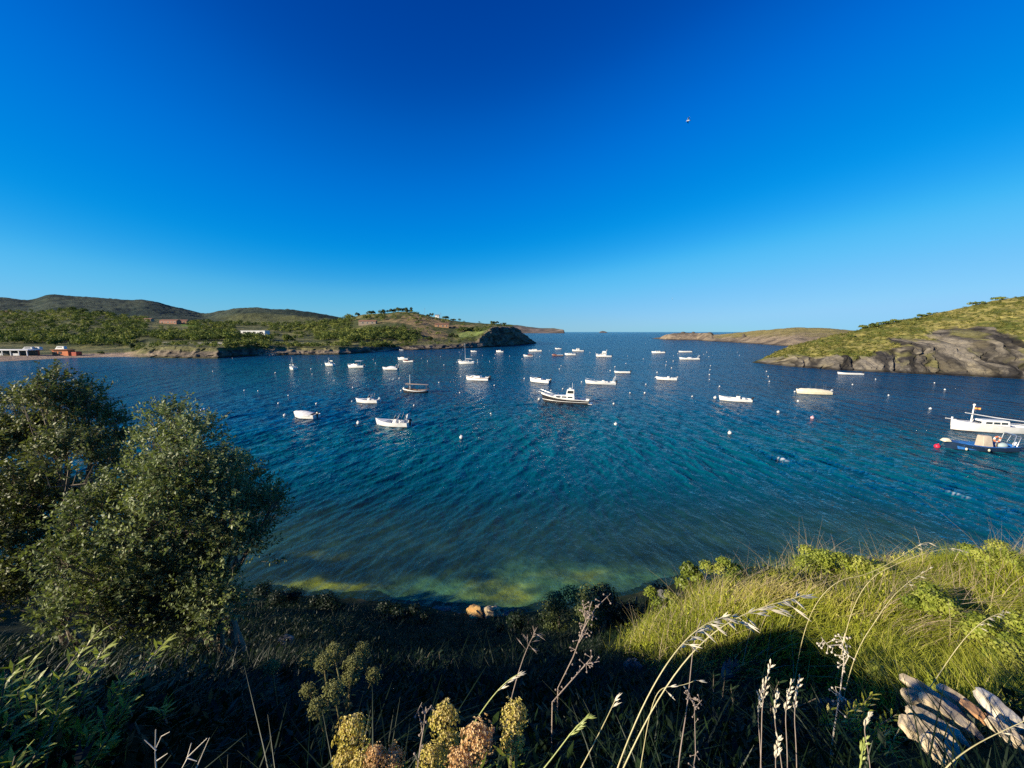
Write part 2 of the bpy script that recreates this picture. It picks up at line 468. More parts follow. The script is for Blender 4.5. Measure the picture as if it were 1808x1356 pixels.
def scaled(sock):
    n = nt.nodes.new('ShaderNodeMath'); n.operation = 'MULTIPLY'
    nt.links.new(sock, n.inputs[0]); nt.links.new(afar.outputs['Fac'], n.inputs[1]); return n.outputs[0]
b0 = bump(nt, scaled(noise(nt, coords(nt, (0.11, 0.06, 1), (0, 0, R(5))), 1.0, 3, 0.6)), 1.0, 3.0)
b1 = bump(nt, scaled(noise(nt, v2, 1.0, 3, 0.6)), 1.0, 1.6, b0)
b1 = bump(nt, scaled(noise(nt, coords(nt, (0.62, 0.42, 1), (0, 0, R(-10))), 1.0, 4, 0.6)), 1.0, 1.2, b1)
b2 = bump(nt, noise(nt, v1, 2.2, 5, 0.62), 0.8, 0.17, b1)
df = nt.nodes.new('ShaderNodeBsdfDiffuse'); nt.links.new(at.outputs['Color'], df.inputs[0]); nt.links.new(b2, df.inputs['Normal'])
tp = nt.nodes.new('ShaderNodeBsdfTransparent'); tp.inputs[0].default_value = (0.74, 0.95, 0.82, 1)
m1 = nt.nodes.new('ShaderNodeMixShader')
nt.links.new(ash.outputs['Fac'], m1.inputs[0]); nt.links.new(df.outputs[0], m1.inputs[1]); nt.links.new(tp.outputs[0], m1.inputs[2])
gl = nt.nodes.new('ShaderNodeBsdfGlossy'); rg = nt.nodes.new('ShaderNodeMapRange'); rg.inputs['To Min'].default_value = 0.05; rg.inputs['To Max'].default_value = 0.13
ao_ = nt.nodes.new('ShaderNodeAttribute'); ao_.attribute_name = 'open_water'
nt.links.new(ao_.outputs['Fac'], rg.inputs['Value']); nt.links.new(rg.outputs[0], gl.inputs['Roughness'])
nt.links.new(b2, gl.inputs['Normal'])
fr = nt.nodes.new('ShaderNodeFresnel'); fr.inputs[0].default_value = 1.33; nt.links.new(b2, fr.inputs['Normal'])
geo = nt.nodes.new('ShaderNodeNewGeometry')
up = nt.nodes.new('ShaderNodeMath'); up.operation = 'SUBTRACT'; up.inputs[0].default_value = 1.0
nt.links.new(geo.outputs['Backfacing'], up.inputs[1])
fm_ = nt.nodes.new('ShaderNodeMath'); fm_.operation = 'MULTIPLY'
nt.links.new(fr.outputs[0], fm_.inputs[0]); nt.links.new(up.outputs[0], fm_.inputs[1])
m2 = nt.nodes.new('ShaderNodeMixShader')
nt.links.new(fm_.outputs[0], m2.inputs[0]); nt.links.new(m1.outputs[0], m2.inputs[1]); nt.links.new(gl.outputs[0], m2.inputs[2])
fd = nt.nodes.new('ShaderNodeBsdfDiffuse'); fd.inputs[0].default_value = (0.8, 0.82, 0.82, 1)
m3 = nt.nodes.new('ShaderNodeMixShader')
nt.links.new(afo.outputs['Fac'], m3.inputs[0]); nt.links.new(m2.outputs[0], m3.inputs[1]); nt.links.new(fd.outputs[0], m3.inputs[2])
nt.links.new(m3.outputs[0], out.inputs[0])
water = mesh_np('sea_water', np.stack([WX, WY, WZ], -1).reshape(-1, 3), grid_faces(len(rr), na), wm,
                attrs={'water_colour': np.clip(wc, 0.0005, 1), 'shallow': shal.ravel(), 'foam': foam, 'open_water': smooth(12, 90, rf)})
tag(water, kind='structure')
del WX, WY, AA, RR, wp

# ------------------------------------------------------------------ far land: lofted between shore, cliff top, terraces and skyline
def loft(name, u0, u1, nu, lines, subs, disp, back=(160, -14), colour=None, mat=None, soft=0):
    us = np.linspace(u0, u1, nu)
    C = []
    for ln in lines:
        v = np.interp(us, ln['u'], ln['v'])
        if soft:
            kk = np.hanning(2 * soft + 1); kk /= kk.sum()
            v = np.convolve(np.pad(v, soft, mode='edge'), kk, 'valid')
        if ln.get('Y') == 'water': C.append(on_water(us, v))
        elif 'off' in ln: C.append(at_y(us, v, C[0][:, 1] + np.interp(us, ln['ou'], ln['off'])))
        else: C.append(at_y(us, v, np.interp(us, ln['yu'], ln['Y'])))
    low = C[0].copy(); low[:, 2] = -2.5; low[:, 1] -= 0.5
    bk = C[-1] * (1 + back[0] / C[-1][:, 1:2]); bk[:, 2] = C[-1][:, 2] + back[1]
    C = [low] + C + [bk]; subs = [2] + list(subs) + [14]
    rows, K = [], []
    for k in range(len(C) - 1):
        for t in np.linspace(0, 1, subs[k], endpoint=False):
            rows.append(C[k] * (1 - t) + C[k + 1] * t); K.append(k - 1 + t)
    rows.append(C[-1]); K.append(len(C) - 2)
    P = np.array(rows); K = np.array(K)
    KK = np.repeat(K[:, None], nu, 1); UU = np.repeat(us[None, :], len(K), 0)
    P0 = P.copy()
    P = disp(P, KK, UU)
    P[:2] = P0[:2]
    col = colour(P, KK, UU)
    o = mesh_np(name, P.reshape(-1, 3), grid_faces(len(K), nu), mat, attrs={'albedo': np.clip(col.reshape(-1, 3), 0.004, 1)})
    tag(o, kind='structure')
    def sample(u, k):
        """surface point for a column u and line position k"""
        i = np.clip((np.asarray(u) - u0) / (u1 - u0) * (nu - 1), 0, nu - 1).round().astype(int)
        j = np.abs(K[:, None] - np.atleast_1d(k)[None, :]).argmin(0)
        return P[j, i]
    return o, sample
def lerp_col(a, b, t):
    return np.asarray(a) * (1 - t[..., None]) + np.asarray(b) * t[..., None]
ROCK, ROCK_D = (0.15, 0.13, 0.105), (0.06, 0.055, 0.05)

# mountains behind the bay on the left
def mtn_disp(P, K, U):
    w = smooth(0.0, 0.5, K) * (1 - smooth(0.93, 1.0, K) * (K <= 1.0) * 0.8)
    P = P.copy()
    P[..., 2] += w * (26 * (ridged(P * 0.004, 5) - 0.55) + 5 * fbm(P * 0.02, 3)) + smooth(0.0, 0.5, K) * (K <= 1.0) * 3.0 * fbm(P * 0.06 + 3, 2)
    return P
def mtn_col(P, K, U):
    n = fbm(P * 0.006, 5); n2 = fbm(P * 0.035, 4, 0.7)
    c = lerp_col((0.014, 0.030, 0.022), (0.050, 0.066, 0.042), smooth(-0.25, 0.3, n + 0.8 * n2))
    g = smooth(0.75, 0.35, K + 0.25 * n) * smooth(350, 430, U)
    return lerp_col(c, (0.11, 0.115, 0.04), g * 0.8)
mu = [-320, -200, -60, 0, 30, 55, 75, 90, 110, 140, 170, 200, 230, 250, 275, 300, 330, 360, 390, 420, 445, 465, 490, 520, 555, 590, 640, 700]
mv = [520, 512, 518, 524, 528, 530.5, 523, 519, 521, 523.5, 525, 527.5, 530, 528.5, 533, 540.5, 547, 554.5, 549, 545, 543, 544.5, 547.5, 548, 552, 558.5, 570, 584]
loft('mountains', -320, 700, 420,
     [dict(u=[-320, 700], v=[582, 582], yu=[0, 1], Y=[1300, 1300]), dict(u=mu, v=mv, yu=[0, 300, 360, 420, 600], Y=[2500, 2600, 2500, 2000, 1900])],
     [70], mtn_disp, (700, -60), mtn_col, attr_mat('mountain_scrub', 0.95, 0.05, 0.45, 1.5, 0.9, 8), soft=7)

# left shore, wooded hill and the dark headland
lu = [-320, -100, 0, 50, 130, 220, 260, 300, 385, 398, 440, 455, 490, 530, 600, 650, 690, 730, 800, 850, 900, 945]
L_LINES = [
    dict(u=lu, v=[655, 643, 638.5, 636, 631.5, 630, 631, 632, 633, 631, 628.5, 627.5, 627.5, 626.5, 626, 622.5, 618.5, 618, 616, 613.5, 610, 606.3], Y='water'),
    dict(u=[-320, 0, 50, 130, 220, 240, 265, 290, 340, 380, 398, 440, 487, 530, 600, 650, 690, 730, 770, 800, 840, 856, 868, 890, 905, 915, 928, 938, 945],
         v=[643, 630.5, 629.5, 627, 625, 622, 615, 611, 612, 614.5, 613, 610, 612, 615, 613, 612.5, 612, 610, 609, 609, 604, 590, 579, 577, 577.5, 583, 594, 601, 606],
         ou=[-320, 130, 220, 260, 385, 400, 480, 600, 800, 860, 945], off=[16, 15, 14, 7, 7, 5, 6, 8, 10, 7, 5]),
    dict(u=[-320, 0, 130, 230, 265, 620, 650, 700, 760, 800, 840, 860, 868, 890, 905, 915, 928, 945],
         v=[632, 617, 616, 611, 606.5, 606, 604, 600, 597, 594, 588, 582, 578.5, 576.5, 577, 582.5, 593.5, 605.8],
         yu=[-320, 0, 130, 600, 700, 800, 868, 945], Y=[265, 275, 290, 300, 345, 400, 432, 505]),
    dict(u=[-320, 0, 260, 400, 530, 560, 600, 650, 700, 760, 800, 850, 868, 890, 905, 915, 928, 945],
         v=[590, 592, 590, 592, 598, 597, 590, 582, 580, 580, 581, 576, 575.8, 575.5, 576.5, 582, 593, 605.6],
         yu=[-320, 400, 600, 700, 800, 868, 945], Y=[400, 400, 420, 420, 440, 455, 510]),
    dict(u=[-320, -100, 0, 60, 130, 180, 230, 270, 330, 400, 480, 560, 600, 640, 700, 730, 760, 800, 850, 880, 892, 905, 915, 928, 945],
         v=[553, 551, 552, 553, 547, 554, 559, 563, 567, 571, 572, 570, 564, 556, 551, 551, 558, 566, 571, 572.5, 574, 576, 581.8, 592.8, 605.5],
         yu=[-320, 330, 500, 600, 700, 800, 868, 945], Y=[650, 650, 640, 560, 520, 500, 480, 515])]
def cliffness(K, U):
    c = smooth(0.02, 0.12, K) * (1 - smooth(0.85, 1.2, K)) * smooth(225, 265, U)
    return np.maximum(c, smooth(848, 872, U) * (1 - smooth(1.2, 1.9, K)))
def left_disp(P, K, U):
    P = P.copy(); c = cliffness(K, U)
    w = smooth(0.05, 0.4, K) * np.clip((950 - U) / 60, 0.15, 1)
    P[..., 2] += w * (1.0 * fbm(P * 0.035, 4) + 0.5 * fbm(P * 0.2, 3)) * smooth(205, 250, U + 60 * K)
    q = P * np.array([0.12, 0.12, 0.22])
    e_ = 1 + 0.8 * smooth(845, 870, U)
    P[..., 1] -= c * e_ * (4.2 * (ridged(q * 1.5, 5) - 0.55)); P[..., 0] += c * e_ * 3.4 * fbm(q * 1.6 + 7, 4)
    P[..., 2] += c * 0.9 * fbm(q * 2 + 3, 3)
    return P
def left_col(P, K, U):
    n = fbm(P * 0.05, 4); n2 = fbm(P * 0.25 + 3, 3)
    c = lerp_col((0.055, 0.068, 0.022), (0.16, 0.15, 0.055), smooth(-0.25, 0.35, n + 0.5 * n2))
    dry = smooth(640, 700, U) * (1 - smooth(815, 850, U)) * smooth(1.3, 2.0, K) * (1 - smooth(3.7, 4.0, K))
    c = lerp_col(c, (0.24, 0.165, 0.085), dry * smooth(-0.3, 0.15, n + 0.4 * n2) * 0.85)
    # bright field strips
    fld = smooth(455, 490, U) * (1 - smooth(560, 600, U)) * smooth(1.55, 1.75, K) * (1 - smooth(2.0, 2.25, K))
    c = lerp_col(c, (0.22, 0.24, 0.045), fld * 0.85)
    fl2 = smooth(800, 815, U) * (1 - smooth(850, 862, U)) * smooth(1.5, 1.8, K) * (1 - smooth(2.3, 2.6, K))
    c = lerp_col(c, (0.20, 0.26, 0.07), fl2 * 0.8)
    fl3 = smooth(315, 325, U) * (1 - smooth(350, 362, U)) * smooth(3.4, 3.55, K) * (1 - smooth(3.75, 3.85, K))
    c = lerp_col(c, (0.12, 0.2, 0.03), fl3)
    road = np.exp(-((K - 2.0) / 0.07) ** 2) * smooth(268, 285, U) * (1 - smooth(600, 630, U))
    c = lerp_col(c, (0.42, 0.38, 0.27), road * 0.9)
    sand = (1 - smooth(222, 260, U)) * (1 - smooth(1.0, 1.25, K))
    c = lerp_col(c, (0.30, 0.22, 0.155), sand)
    cl = cliffness(K, U)
    r = lerp_col((0.20, 0.16, 0.115), (0.07, 0.06, 0.05), smooth(-0.1, 0.35, n2 + 0.5 * n))
    r = lerp_col(r, (0.13, 0.13, 0.045), smooth(0.55, 0.8, K) * (U < 640) * 0.8 + 0 * K)
    cv = smooth(452, 460, U) * (1 - smooth(482, 492, U)) * (1 - smooth(0.1, 0.3, K)) + smooth(652, 662, U) * (1 - smooth(684, 694, U)) * (1 - smooth(0.2, 0.4, K))
    c = lerp_col(c, r, cl)
    c = lerp_col(c, (0.33, 0.28, 0.22), cv)
    wet = (1 - smooth(0.4, 1.3, P[..., 2])) * smooth(235, 270, U)
    return c * (1 - 0.6 * wet[..., None] * (1 - cv[..., None]))
left_land, left_at = loft('left_shore_hills', -320, 945, 760, L_LINES, [26, 26, 34, 44], left_disp, (150, -14), left_col,
                          attr_mat('shore_hills', 0.95, 0.22, 0.6, 1.4, 0.8, 1.2))

# distant cape and islet at the horizon
def far_disp(P, K, U):
    P = P.copy(); w = smooth(0, 0.3, K)
    P[..., 2] += w * 9 * fbm(P * 0.006, 4); P[..., 1] += w * 40 * fbm(P * 0.008 + 4, 3); return P
def far_col(P, K, U):
    n = fbm(P * 0.012, 4)
    return lerp_col(lerp_col((0.10, 0.085, 0.07), (0.19, 0.15, 0.12), smooth(-0.2, 0.3, n)), (0.09, 0.10, 0.06), smooth(0.8, 1.0, K))
fm = attr_mat('far_cape_rock', 0.95, 0.01, 0.6, 1.4, 0.6, 8)
loft('distant_cape', 850, 997, 120, [dict(u=[850, 997], v=[588.3, 588.3], Y='water'),
     dict(u=[850, 880, 905, 920, 935, 945, 960, 975, 985, 993, 996, 997], v=[572, 572, 573.5, 574.5, 577.5, 578.5, 579.5, 580, 581.5, 582, 583, 588],
          ou=[0, 960, 997], off=[900, 500, 60])], [30], far_disp, (900, -30), far_col, fm)
loft('far_islet', 1057, 1073, 40, [dict(u=[1057, 1073], v=[587.5, 587.5], Y='water'),
     dict(u=[1057, 1060, 1064, 1068, 1071, 1073], v=[587.4, 585.4, 584.4, 584.8, 585.8, 587.4], ou=[0, 1], off=[60, 60])], [10], far_disp, (60, -25), far_col, fm)

# low rocky peninsula across the mouth
def pen_disp(P, K, U):
    P = P.copy(); w = smooth(0.0, 0.25, K); q = P * np.array([0.05, 0.05, 0.12])
    P[..., 1] -= w * (1 - smooth(0.8, 1, K)) * 10 * (ridged(q, 4) - 0.5)
    P[..., 2] += w * (1.2 * fbm(P * 0.05, 4) + 0.5 * fbm(P * 0.2, 3)) * np.clip((U - 1150) / 20, 0.1, 1); return P
def pen_col(P, K, U):
    n = fbm(P * 0.06, 4); n2 = fbm(P * 0.2, 3)
    r = lerp_col((0.27, 0.21, 0.14), (0.12, 0.095, 0.07), smooth(-0.1, 0.4, n + 0.5 * n2))
    c = lerp_col(r, (0.20, 0.17, 0.055), smooth(0.35, 0.75, K + 0.3 * n) * smooth(1235, 1290, U) * 0.85)
    return c * (1 - 0.65 * (1 - smooth(0.5, 1.6, P[..., 2]))[..., None])
loft('rocky_peninsula', 1150, 1640, 420,
     [dict(u=[1150, 1181, 1231, 1245, 1316, 1345, 1400, 1460, 1520, 1640], v=[597.8, 600, 600.6, 602, 606, 608, 612, 614, 616, 618], Y='water'),
      dict(u=[1150, 1165, 1177, 1190, 1205, 1255, 1258, 1270, 1300, 1340, 1380, 1420, 1470, 1510, 1640],
           v=[597.6, 595.5, 590.5, 588.3, 587.8, 588.3, 591, 590.5, 587.5, 583.2, 579.6, 578, 580.2, 583.5, 592], ou=[1150, 1200, 1260, 1420], off=[12, 45, 70, 110])],
     [50], pen_disp, (60, -12), pen_col, attr_mat('peninsula_rock', 0.95, 0.12, 0.6, 1.4, 0.8, 2))

# steep hill on the right: dipping rock strata below, rough grass above
RW = dict(u=[1328, 1395, 1482, 1530, 1603, 1698, 1808, 1950, 2150], v=[640.3, 647, 654, 655.7, 659.5, 663.7, 669.7, 681, 700], Y='water')
ru = [1328, 1345, 1370, 1393, 1420, 1450, 1480, 1510, 1530, 1560, 1590, 1620, 1650, 1700, 1750, 1775, 1808, 1900, 2000, 2150]
rv = [639.8, 633.5, 622.5, 612.5, 604.5, 597.5, 590.5, 583.5, 578.5, 571.5, 566, 561, 553.5, 543.5, 531.5, 527, 522.5, 507, 497, 490]
rm = np.interp(ru, RW['u'], RW['v']) * 0.52 + np.array(rv) * 0.48
R_LINES = [RW, dict(u=ru, v=rm, ou=[1328, 1345, 1420, 1500, 1650, 1808, 2150], off=[0.6, 4, 10, 14, 18, 20, 22]),
           dict(u=ru, v=rv, ou=[1328, 1345, 1420, 1500, 1650, 1808, 2150], off=[1.2, 12, 34, 48, 64, 76, 90])]
def strata(P):
    a = R(34)
    along = P[..., 0] * math.cos(a) + P[..., 2] * math.sin(a); perp = -P[..., 0] * math.sin(a) + P[..., 2] * math.cos(a)
    w = 1.1 * fbm(P * 0.08 + 5, 3)
    return np.stack([along * 0.05 + w * 0.3, P[..., 1] * 0.05, perp * 0.55 + w * 0.8], -1)
def rock_mask(P, K, U):
    n = 0.20 * fbm(P * 0.09, 4) + 0.16 * fbm(strata(P) * 1.5 + 30, 3)
    frac = K / 2.0 + n
    top = np.interp(U, [1328, 1400, 1440, 1480, 1525, 1545, 1570, 1600, 1660, 1720, 1752, 1765, 1785, 1808, 1900, 2150],
                    [0.8, 0.55, 0.46, 0.36, 0.30, 0.42, 0.56, 0.66, 0.73, 0.72, 0.68, 0.50, 0.42, 0.44, 0.55, 0.6])
    return 1 - smooth(-0.05, 0.05, frac - top)
def right_disp(P, K, U):
    P = P.copy(); m = rock_mask(P, K, U); q = strata(P)
    e = smooth(0.0, 0.12, K) * np.clip((U - 1328) / 45, 0.03, 1)
    r = fbm(q, 5, 0.6) * 1.3; ck = smooth(0.80, 0.97, ridged(q * np.array([1, 1, 0.8]) + 11, 2))
    P[..., 1] -= e * m * (2.3 * r - 1.6 * ck); P[..., 2] += e * m * (1.0 * r - 0.7 * ck)
    P[..., 2] += e * (1 - m) * (0.9 * fbm(P * 0.1, 4) + 0.55 * fbm(P * 0.5 + 2, 3)) * (1 - 0.4 * smooth(1.8, 2, K))
    P[..., 1] += e * (1 - m) * 0.6 * fbm(P * 0.4 + 9, 3)
    return P
def right_col(P, K, U):
    m = rock_mask(P, K, U); q = strata(P); n = fbm(P * 0.12, 4); n2 = fbm(P * 0.6 + 3, 3)
    s = fbm(q * np.array([1, 1, 1.7]) + 2, 5, 0.62)
    r = lerp_col((0.034, 0.031, 0.027), (0.185, 0.162, 0.122), smooth(-0.32, 0.24, s + 0.15 * n2))
    r = lerp_col(r, (0.22, 0.185, 0.11), smooth(0.05, 0.5, n) * 0.6)
    r = lerp_col(r, (0.16, 0.15, 0.045), smooth(0.1, 0.3, fbm(q * 1.3 + 20, 4) - 0.3 * (1 - K)) * 0.7)
    bed = vnoise(q * np.array([0.5, 0.6, 2.6]) + 90)
    r = r * (0.50 + 0.62 * smooth(0.25, 0.6, bed))[..., None]
    ck = smooth(0.84, 0.95, ridged(q * np.array([1, 1, 0.8]) + 11, 2))
    r = r * (1 - 0.75 * ck[..., None])
    g = lerp_col((0.085, 0.10, 0.018), (0.27, 0.235, 0.07), smooth(-0.3, 0.4, n + 0.7 * n2))
    c = lerp_col(g, r, m)
    c = c * (1 - 0.7 * (1 - smooth(0.25, 0.9, P[..., 2]))[..., None])
    return c
right_land, right_at = loft('right_hill', 1328, 2150, 720, R_LINES, [150, 120], right_disp, (60, -8), right_col,
                            attr_mat('hill_rock_and_grass', 0.95, 0.55, 0.6, 1.4, 0.7, 0.5))

# ------------------------------------------------------------------ leaf clouds: many small leaf faces through a crown's volume
def leaf_quads(c, d, up, L, W):
    """flat pointed leaves: centre c, long axis d, width axis made from up"""
    d = d / np.linalg.norm(d, axis=1, keepdims=True)
    s = np.cross(d, up); s /= np.linalg.norm(s, axis=1, keepdims=True) + 1e-9
    L = np.broadcast_to(L, len(c))[:, None]; W = np.broadcast_to(W, len(c))[:, None]
    v = np.stack([c - d * L * 0.5, c + s * W * 0.5 - d * L * 0.05, c + d * L * 0.5, c - s * W * 0.5 - d * L * 0.05], 1)
    f = np.arange(len(c) * 4).reshape(-1, 4)
    return v.reshape(-1, 3), f
def unit(n, g=rng):
    a = g.normal(size=(n, 3)); return a / np.linalg.norm(a, axis=1, keepdims=True)
def crown_leaves(centres, radii, per, size, g=rng, squash=0.75, tonebase=None):
    """leaf faces spread over each clump's outer volume"""
    n = len(centres); idx = np.repeat(np.arange(n), per)
    d = unit(len(idx), g); d[:, 2] = np.where(d[:, 2] < -0.35, -d[:, 2], d[:, 2])
    rr_ = g.uniform(0.55, 1.05, len(idx)) * (1 + 0.22 * (vnoise(d * 2.3 + idx[:, None] * 3.7) * 2 - 1))
    off = d * rr_[:, None] * radii[idx][:, None]; off[:, 2] *= squash
    c = centres[idx] + off
    nrm = d + 0.7 * unit(len(idx), g); ax = np.cross(nrm, unit(len(idx), g))
    s = size[idx] * g.uniform(0.7, 1.3, len(idx)) if hasattr(size, '__len__') else size * g.uniform(0.7, 1.3, len(idx))
    v, f = leaf_quads(c, ax, nrm, s, s * 0.75)
    tb = (g.uniform(0.2, 0.8, n) if tonebase is None else tonebase)[idx]
    t = np.clip(tb + g.uniform(-0.2, 0.2, len(idx)), 0, 1)
    return v, f, np.repeat(t, 4)
wood_leaf = leaf_mat('woodland_leaves', [(0.0, (0.038, 0.058, 0.017)), (0.5, (0.10, 0.135, 0.034)), (1.0, (0.24, 0.25, 0.06))], 0.8, 0.2, 0.15)

# the wood on the left hill reads as one mass
def scatter_left(n, boxes, seed):
    g = np.random.default_rng(seed); out = []
    w = np.array([b[4] for b in boxes], float); w /= w.sum()
    for b, cnt in zip(boxes, g.multinomial(n, w)):
        out.append(np.stack([g.uniform(b[0], b[1], cnt), g.uniform(b[2], b[3], cnt)], 1))
    return np.concatenate(out), g
boxes = [(-300, 270, 2.25, 3.1, 20), (-300, 262, 3.0, 4.0, 52), (335, 620, 3.3, 3.95, 12), (20, 240, 2.05, 2.6, 8), (270, 480, 2.15, 3.35, 20), (330, 620, 2.9, 3.95, 12), (560, 720, 2.0, 3.0, 14),
         (600, 660, 2.0, 3.7, 6), (700, 745, 1.5, 2.7, 4), (700, 830, 2.2, 3.9, 2.5), (480, 620, 1.0, 1.7, 5), (640, 760, 3.5, 3.98, 2), (820, 905, 1.9, 2.8, 1.2),
         (398, 480, 0.75, 1.6, 5), (640, 735, 0.9, 1.5, 5), (760, 860, 0.9, 1.7, 2), (230, 380, 0.95, 1.6, 2.5)]
uk, g = scatter_left(3900, boxes, 21)
keep = ~((uk[:, 0] > 262) & (uk[:, 0] < 335) & (uk[:, 1] > 3.2) & (uk[:, 1] < 3.95)) & ~((uk[:, 0] > 415) & (uk[:, 0] < 480) & (uk[:, 1] > 2.75) & (uk[:, 1] < 3.7)) \
    & ~((uk[:, 0] > 455) & (uk[:, 0] < 600) & (uk[:, 1] > 1.5) & (uk[:, 1] < 2.3)) & ~((uk[:, 0] > 620) & (uk[:, 0] < 672) & (uk[:, 1] > 2.9) & (uk[:, 1] < 3.6)) \
    & ~((uk[:, 0] > 760) & (uk[:, 0] < 802) & (uk[:, 1] > 2.6) & (uk[:, 1] < 3.5)) & ~((uk[:, 0] < 130) & (uk[:, 1] < 2.3))
uk = uk[keep]
pts = left_at(uk[:, 0], uk[:, 1])
rad = g.uniform(1.8, 4.4, len(pts)) * np.where(uk[:, 1] < 1.75, 0.6, 1) * np.where(uk[:, 0] > 690, 0.7, 1)
cc, rc, tb = [], [], []
for P_, r_ in zip(pts, rad):
    t0 = g.uniform(0.05, 0.95)
    for k in range(3):
        cc.append(P_ + np.array([g.uniform(-.6, .6) * r_, g.uniform(-.6, .6) * r_, r_ * g.uniform(0.35, 1.0)])); rc.append(r_ * g.uniform(0.5, 0.85)); tb.append(t0)
v_, f_, t_ = crown_leaves(np.array(cc), np.array(rc), 30, np.array(rc) * 0.42, g, 0.8, np.array(tb))
tag(mesh_np('woodland', v_, f_, wood_leaf, attrs={'tone': t_}, smooth_shade=False),
    'mass of rounded green trees and bushes covering the left hillside', 'woodland', kind='stuff')

# low scrub on the right hill
scrub_leaf = leaf_mat('hill_scrub_leaves', [(0.0, (0.045, 0.058, 0.012)), (0.55, (0.14, 0.145, 0.03)), (1.0, (0.30, 0.26, 0.09))], 0.8, 0.2, 0.15)
g = np.random.default_rng(33)
U_ = g.uniform(1350, 2100, 5200); K_ = 2.0 * g.uniform(0.05, 1.0, 5200) ** 0.8
P_ = right_at(U_, K_)
m_ = rock_mask(P_, K_, U_) < 0.5
P_, U_, K_ = P_[m_], U_[m_], K_[m_]
rs = g.uniform(0.25, 0.75, len(P_))
v_, f_, t_ = crown_leaves(P_ + pv(0 * rs, 0, rs * 0.25), rs, 26, rs * 0.5, g, 0.65)
tag(mesh_np('scrub', v_, f_, scrub_leaf, attrs={'tone': t_}, smooth_shade=False),
    'low yellow-green scrub and tussocks over the right hill', 'scrub', kind='stuff')
# ------------------------------------------------------------------ things on the far shore
def stand(u, k, shore=None):
    return (shore or left_at)(np.array([float(u)]), np.array([float(k)]))[0]
B = {}
B['white_wall'] = surf('white_render', (0.78, 0.77, 0.74), (0.66, 0.65, 0.62), 1.5, 0.8)
B['terracotta'] = surf('terracotta_wall', (0.34, 0.17, 0.11), (0.26, 0.12, 0.08), 1.2, 0.85)
B['roof_tile'] = surf('roof_tiles', (0.30, 0.14, 0.08), (0.20, 0.09, 0.06), 3, 0.85, 0.4)
B['stone'] = surf('stone_wall', (0.40, 0.31, 0.22), (0.24, 0.18, 0.13), 1.5, 0.9, 0.4)
B['orange'] = surf('orange_panel', (0.70, 0.20, 0.06), (0.55, 0.14, 0.04), 1.5, 0.7)
B['dark'] = surf('dark_opening', (0.02, 0.022, 0.025), (0.035, 0.035, 0.035), 1, 0.4)
B['pole'] = surf('grey_pole', (0.20, 0.20, 0.20), (0.14, 0.14, 0.14), 3, 0.6)

def building(name, base, rz, size, wall, roof, label, cat, windows, flat=False, eave=0.35, door=None):
    """rectangular house facing -Y in its own axes; windows: (x, z, w, h) on the front"""
    t = thing(name, base, rz, label, cat)
    L, D, H = size
    MB().box((0, D / 2, H / 2 - 0.75), (L, D, H + 1.5), bev=0.06).build('wall', wall, t)
    r = MB()
    if flat:
        r.box((0, D / 2, H + 0.15), (L + 2 * eave, D + 2 * eave, 0.3), bev=0.04)
    else:
        e, rh = eave, D * 0.2
        v = [(-L / 2 - e, -e, H + .02), (L / 2 + e, -e, H + .02), (L / 2 + e, D + e, H + .02), (-L / 2 - e, D + e, H + .02),
             (-L / 2 - e, D / 2, H + rh), (L / 2 + e, D / 2, H + rh)]
        r.add(v, [(0, 1, 5, 4), (2, 3, 4, 5), (1, 2, 5), (3, 0, 4), (3, 2, 1, 0)])
    r.build('roof', roof, t, 20)
    for x, z, w, h in windows:
        f = MB().box((x, -0.03, z), (w, 0.12, h), bev=0.02).build('window', B['white_wall'] if wall != B['white_wall'] else B['pole'], t)
        MB().box((x, -0.10, z), (w - 0.25, 0.04, h - 0.25), bev=0.01).build('pane', B['dark'], f)
    if door:
        x, w, h = door
        MB().box((x, -0.04, h / 2), (w, 0.12, h), bev=0.02).build('door', B['dark'], t)
    return t

# open-sided beach restaurant under a long white roof
P = stand(14, 1.15); P[2] -= 0.1
t = thing('beach_pavilion', P, R(6), 'long low white pavilion on posts behind the beach, at the left edge', 'pavilion')
MB().box((0, 3, 3.0), (22, 7.5, 0.55), bev=0.08).build('roof', B['white_wall'], t)
MB().box((0, 5.6, 1.15), (20, 1.2, 3.1), bev=0.05).build('back_wall', B['dark'], t)
for k in range(6): MB().box((-10 + 4 * k, -0.3, 1.1), (0.42, 0.42, 3.3), bev=0.03).build('post', B['white_wall'], t)
for k in (1, 3): MB().box((-10 + 4 * k + 2, -0.1, 0.55), (2.6, 0.3, 1.3), bev=0.03).build('counter', B['white_wall'], t)

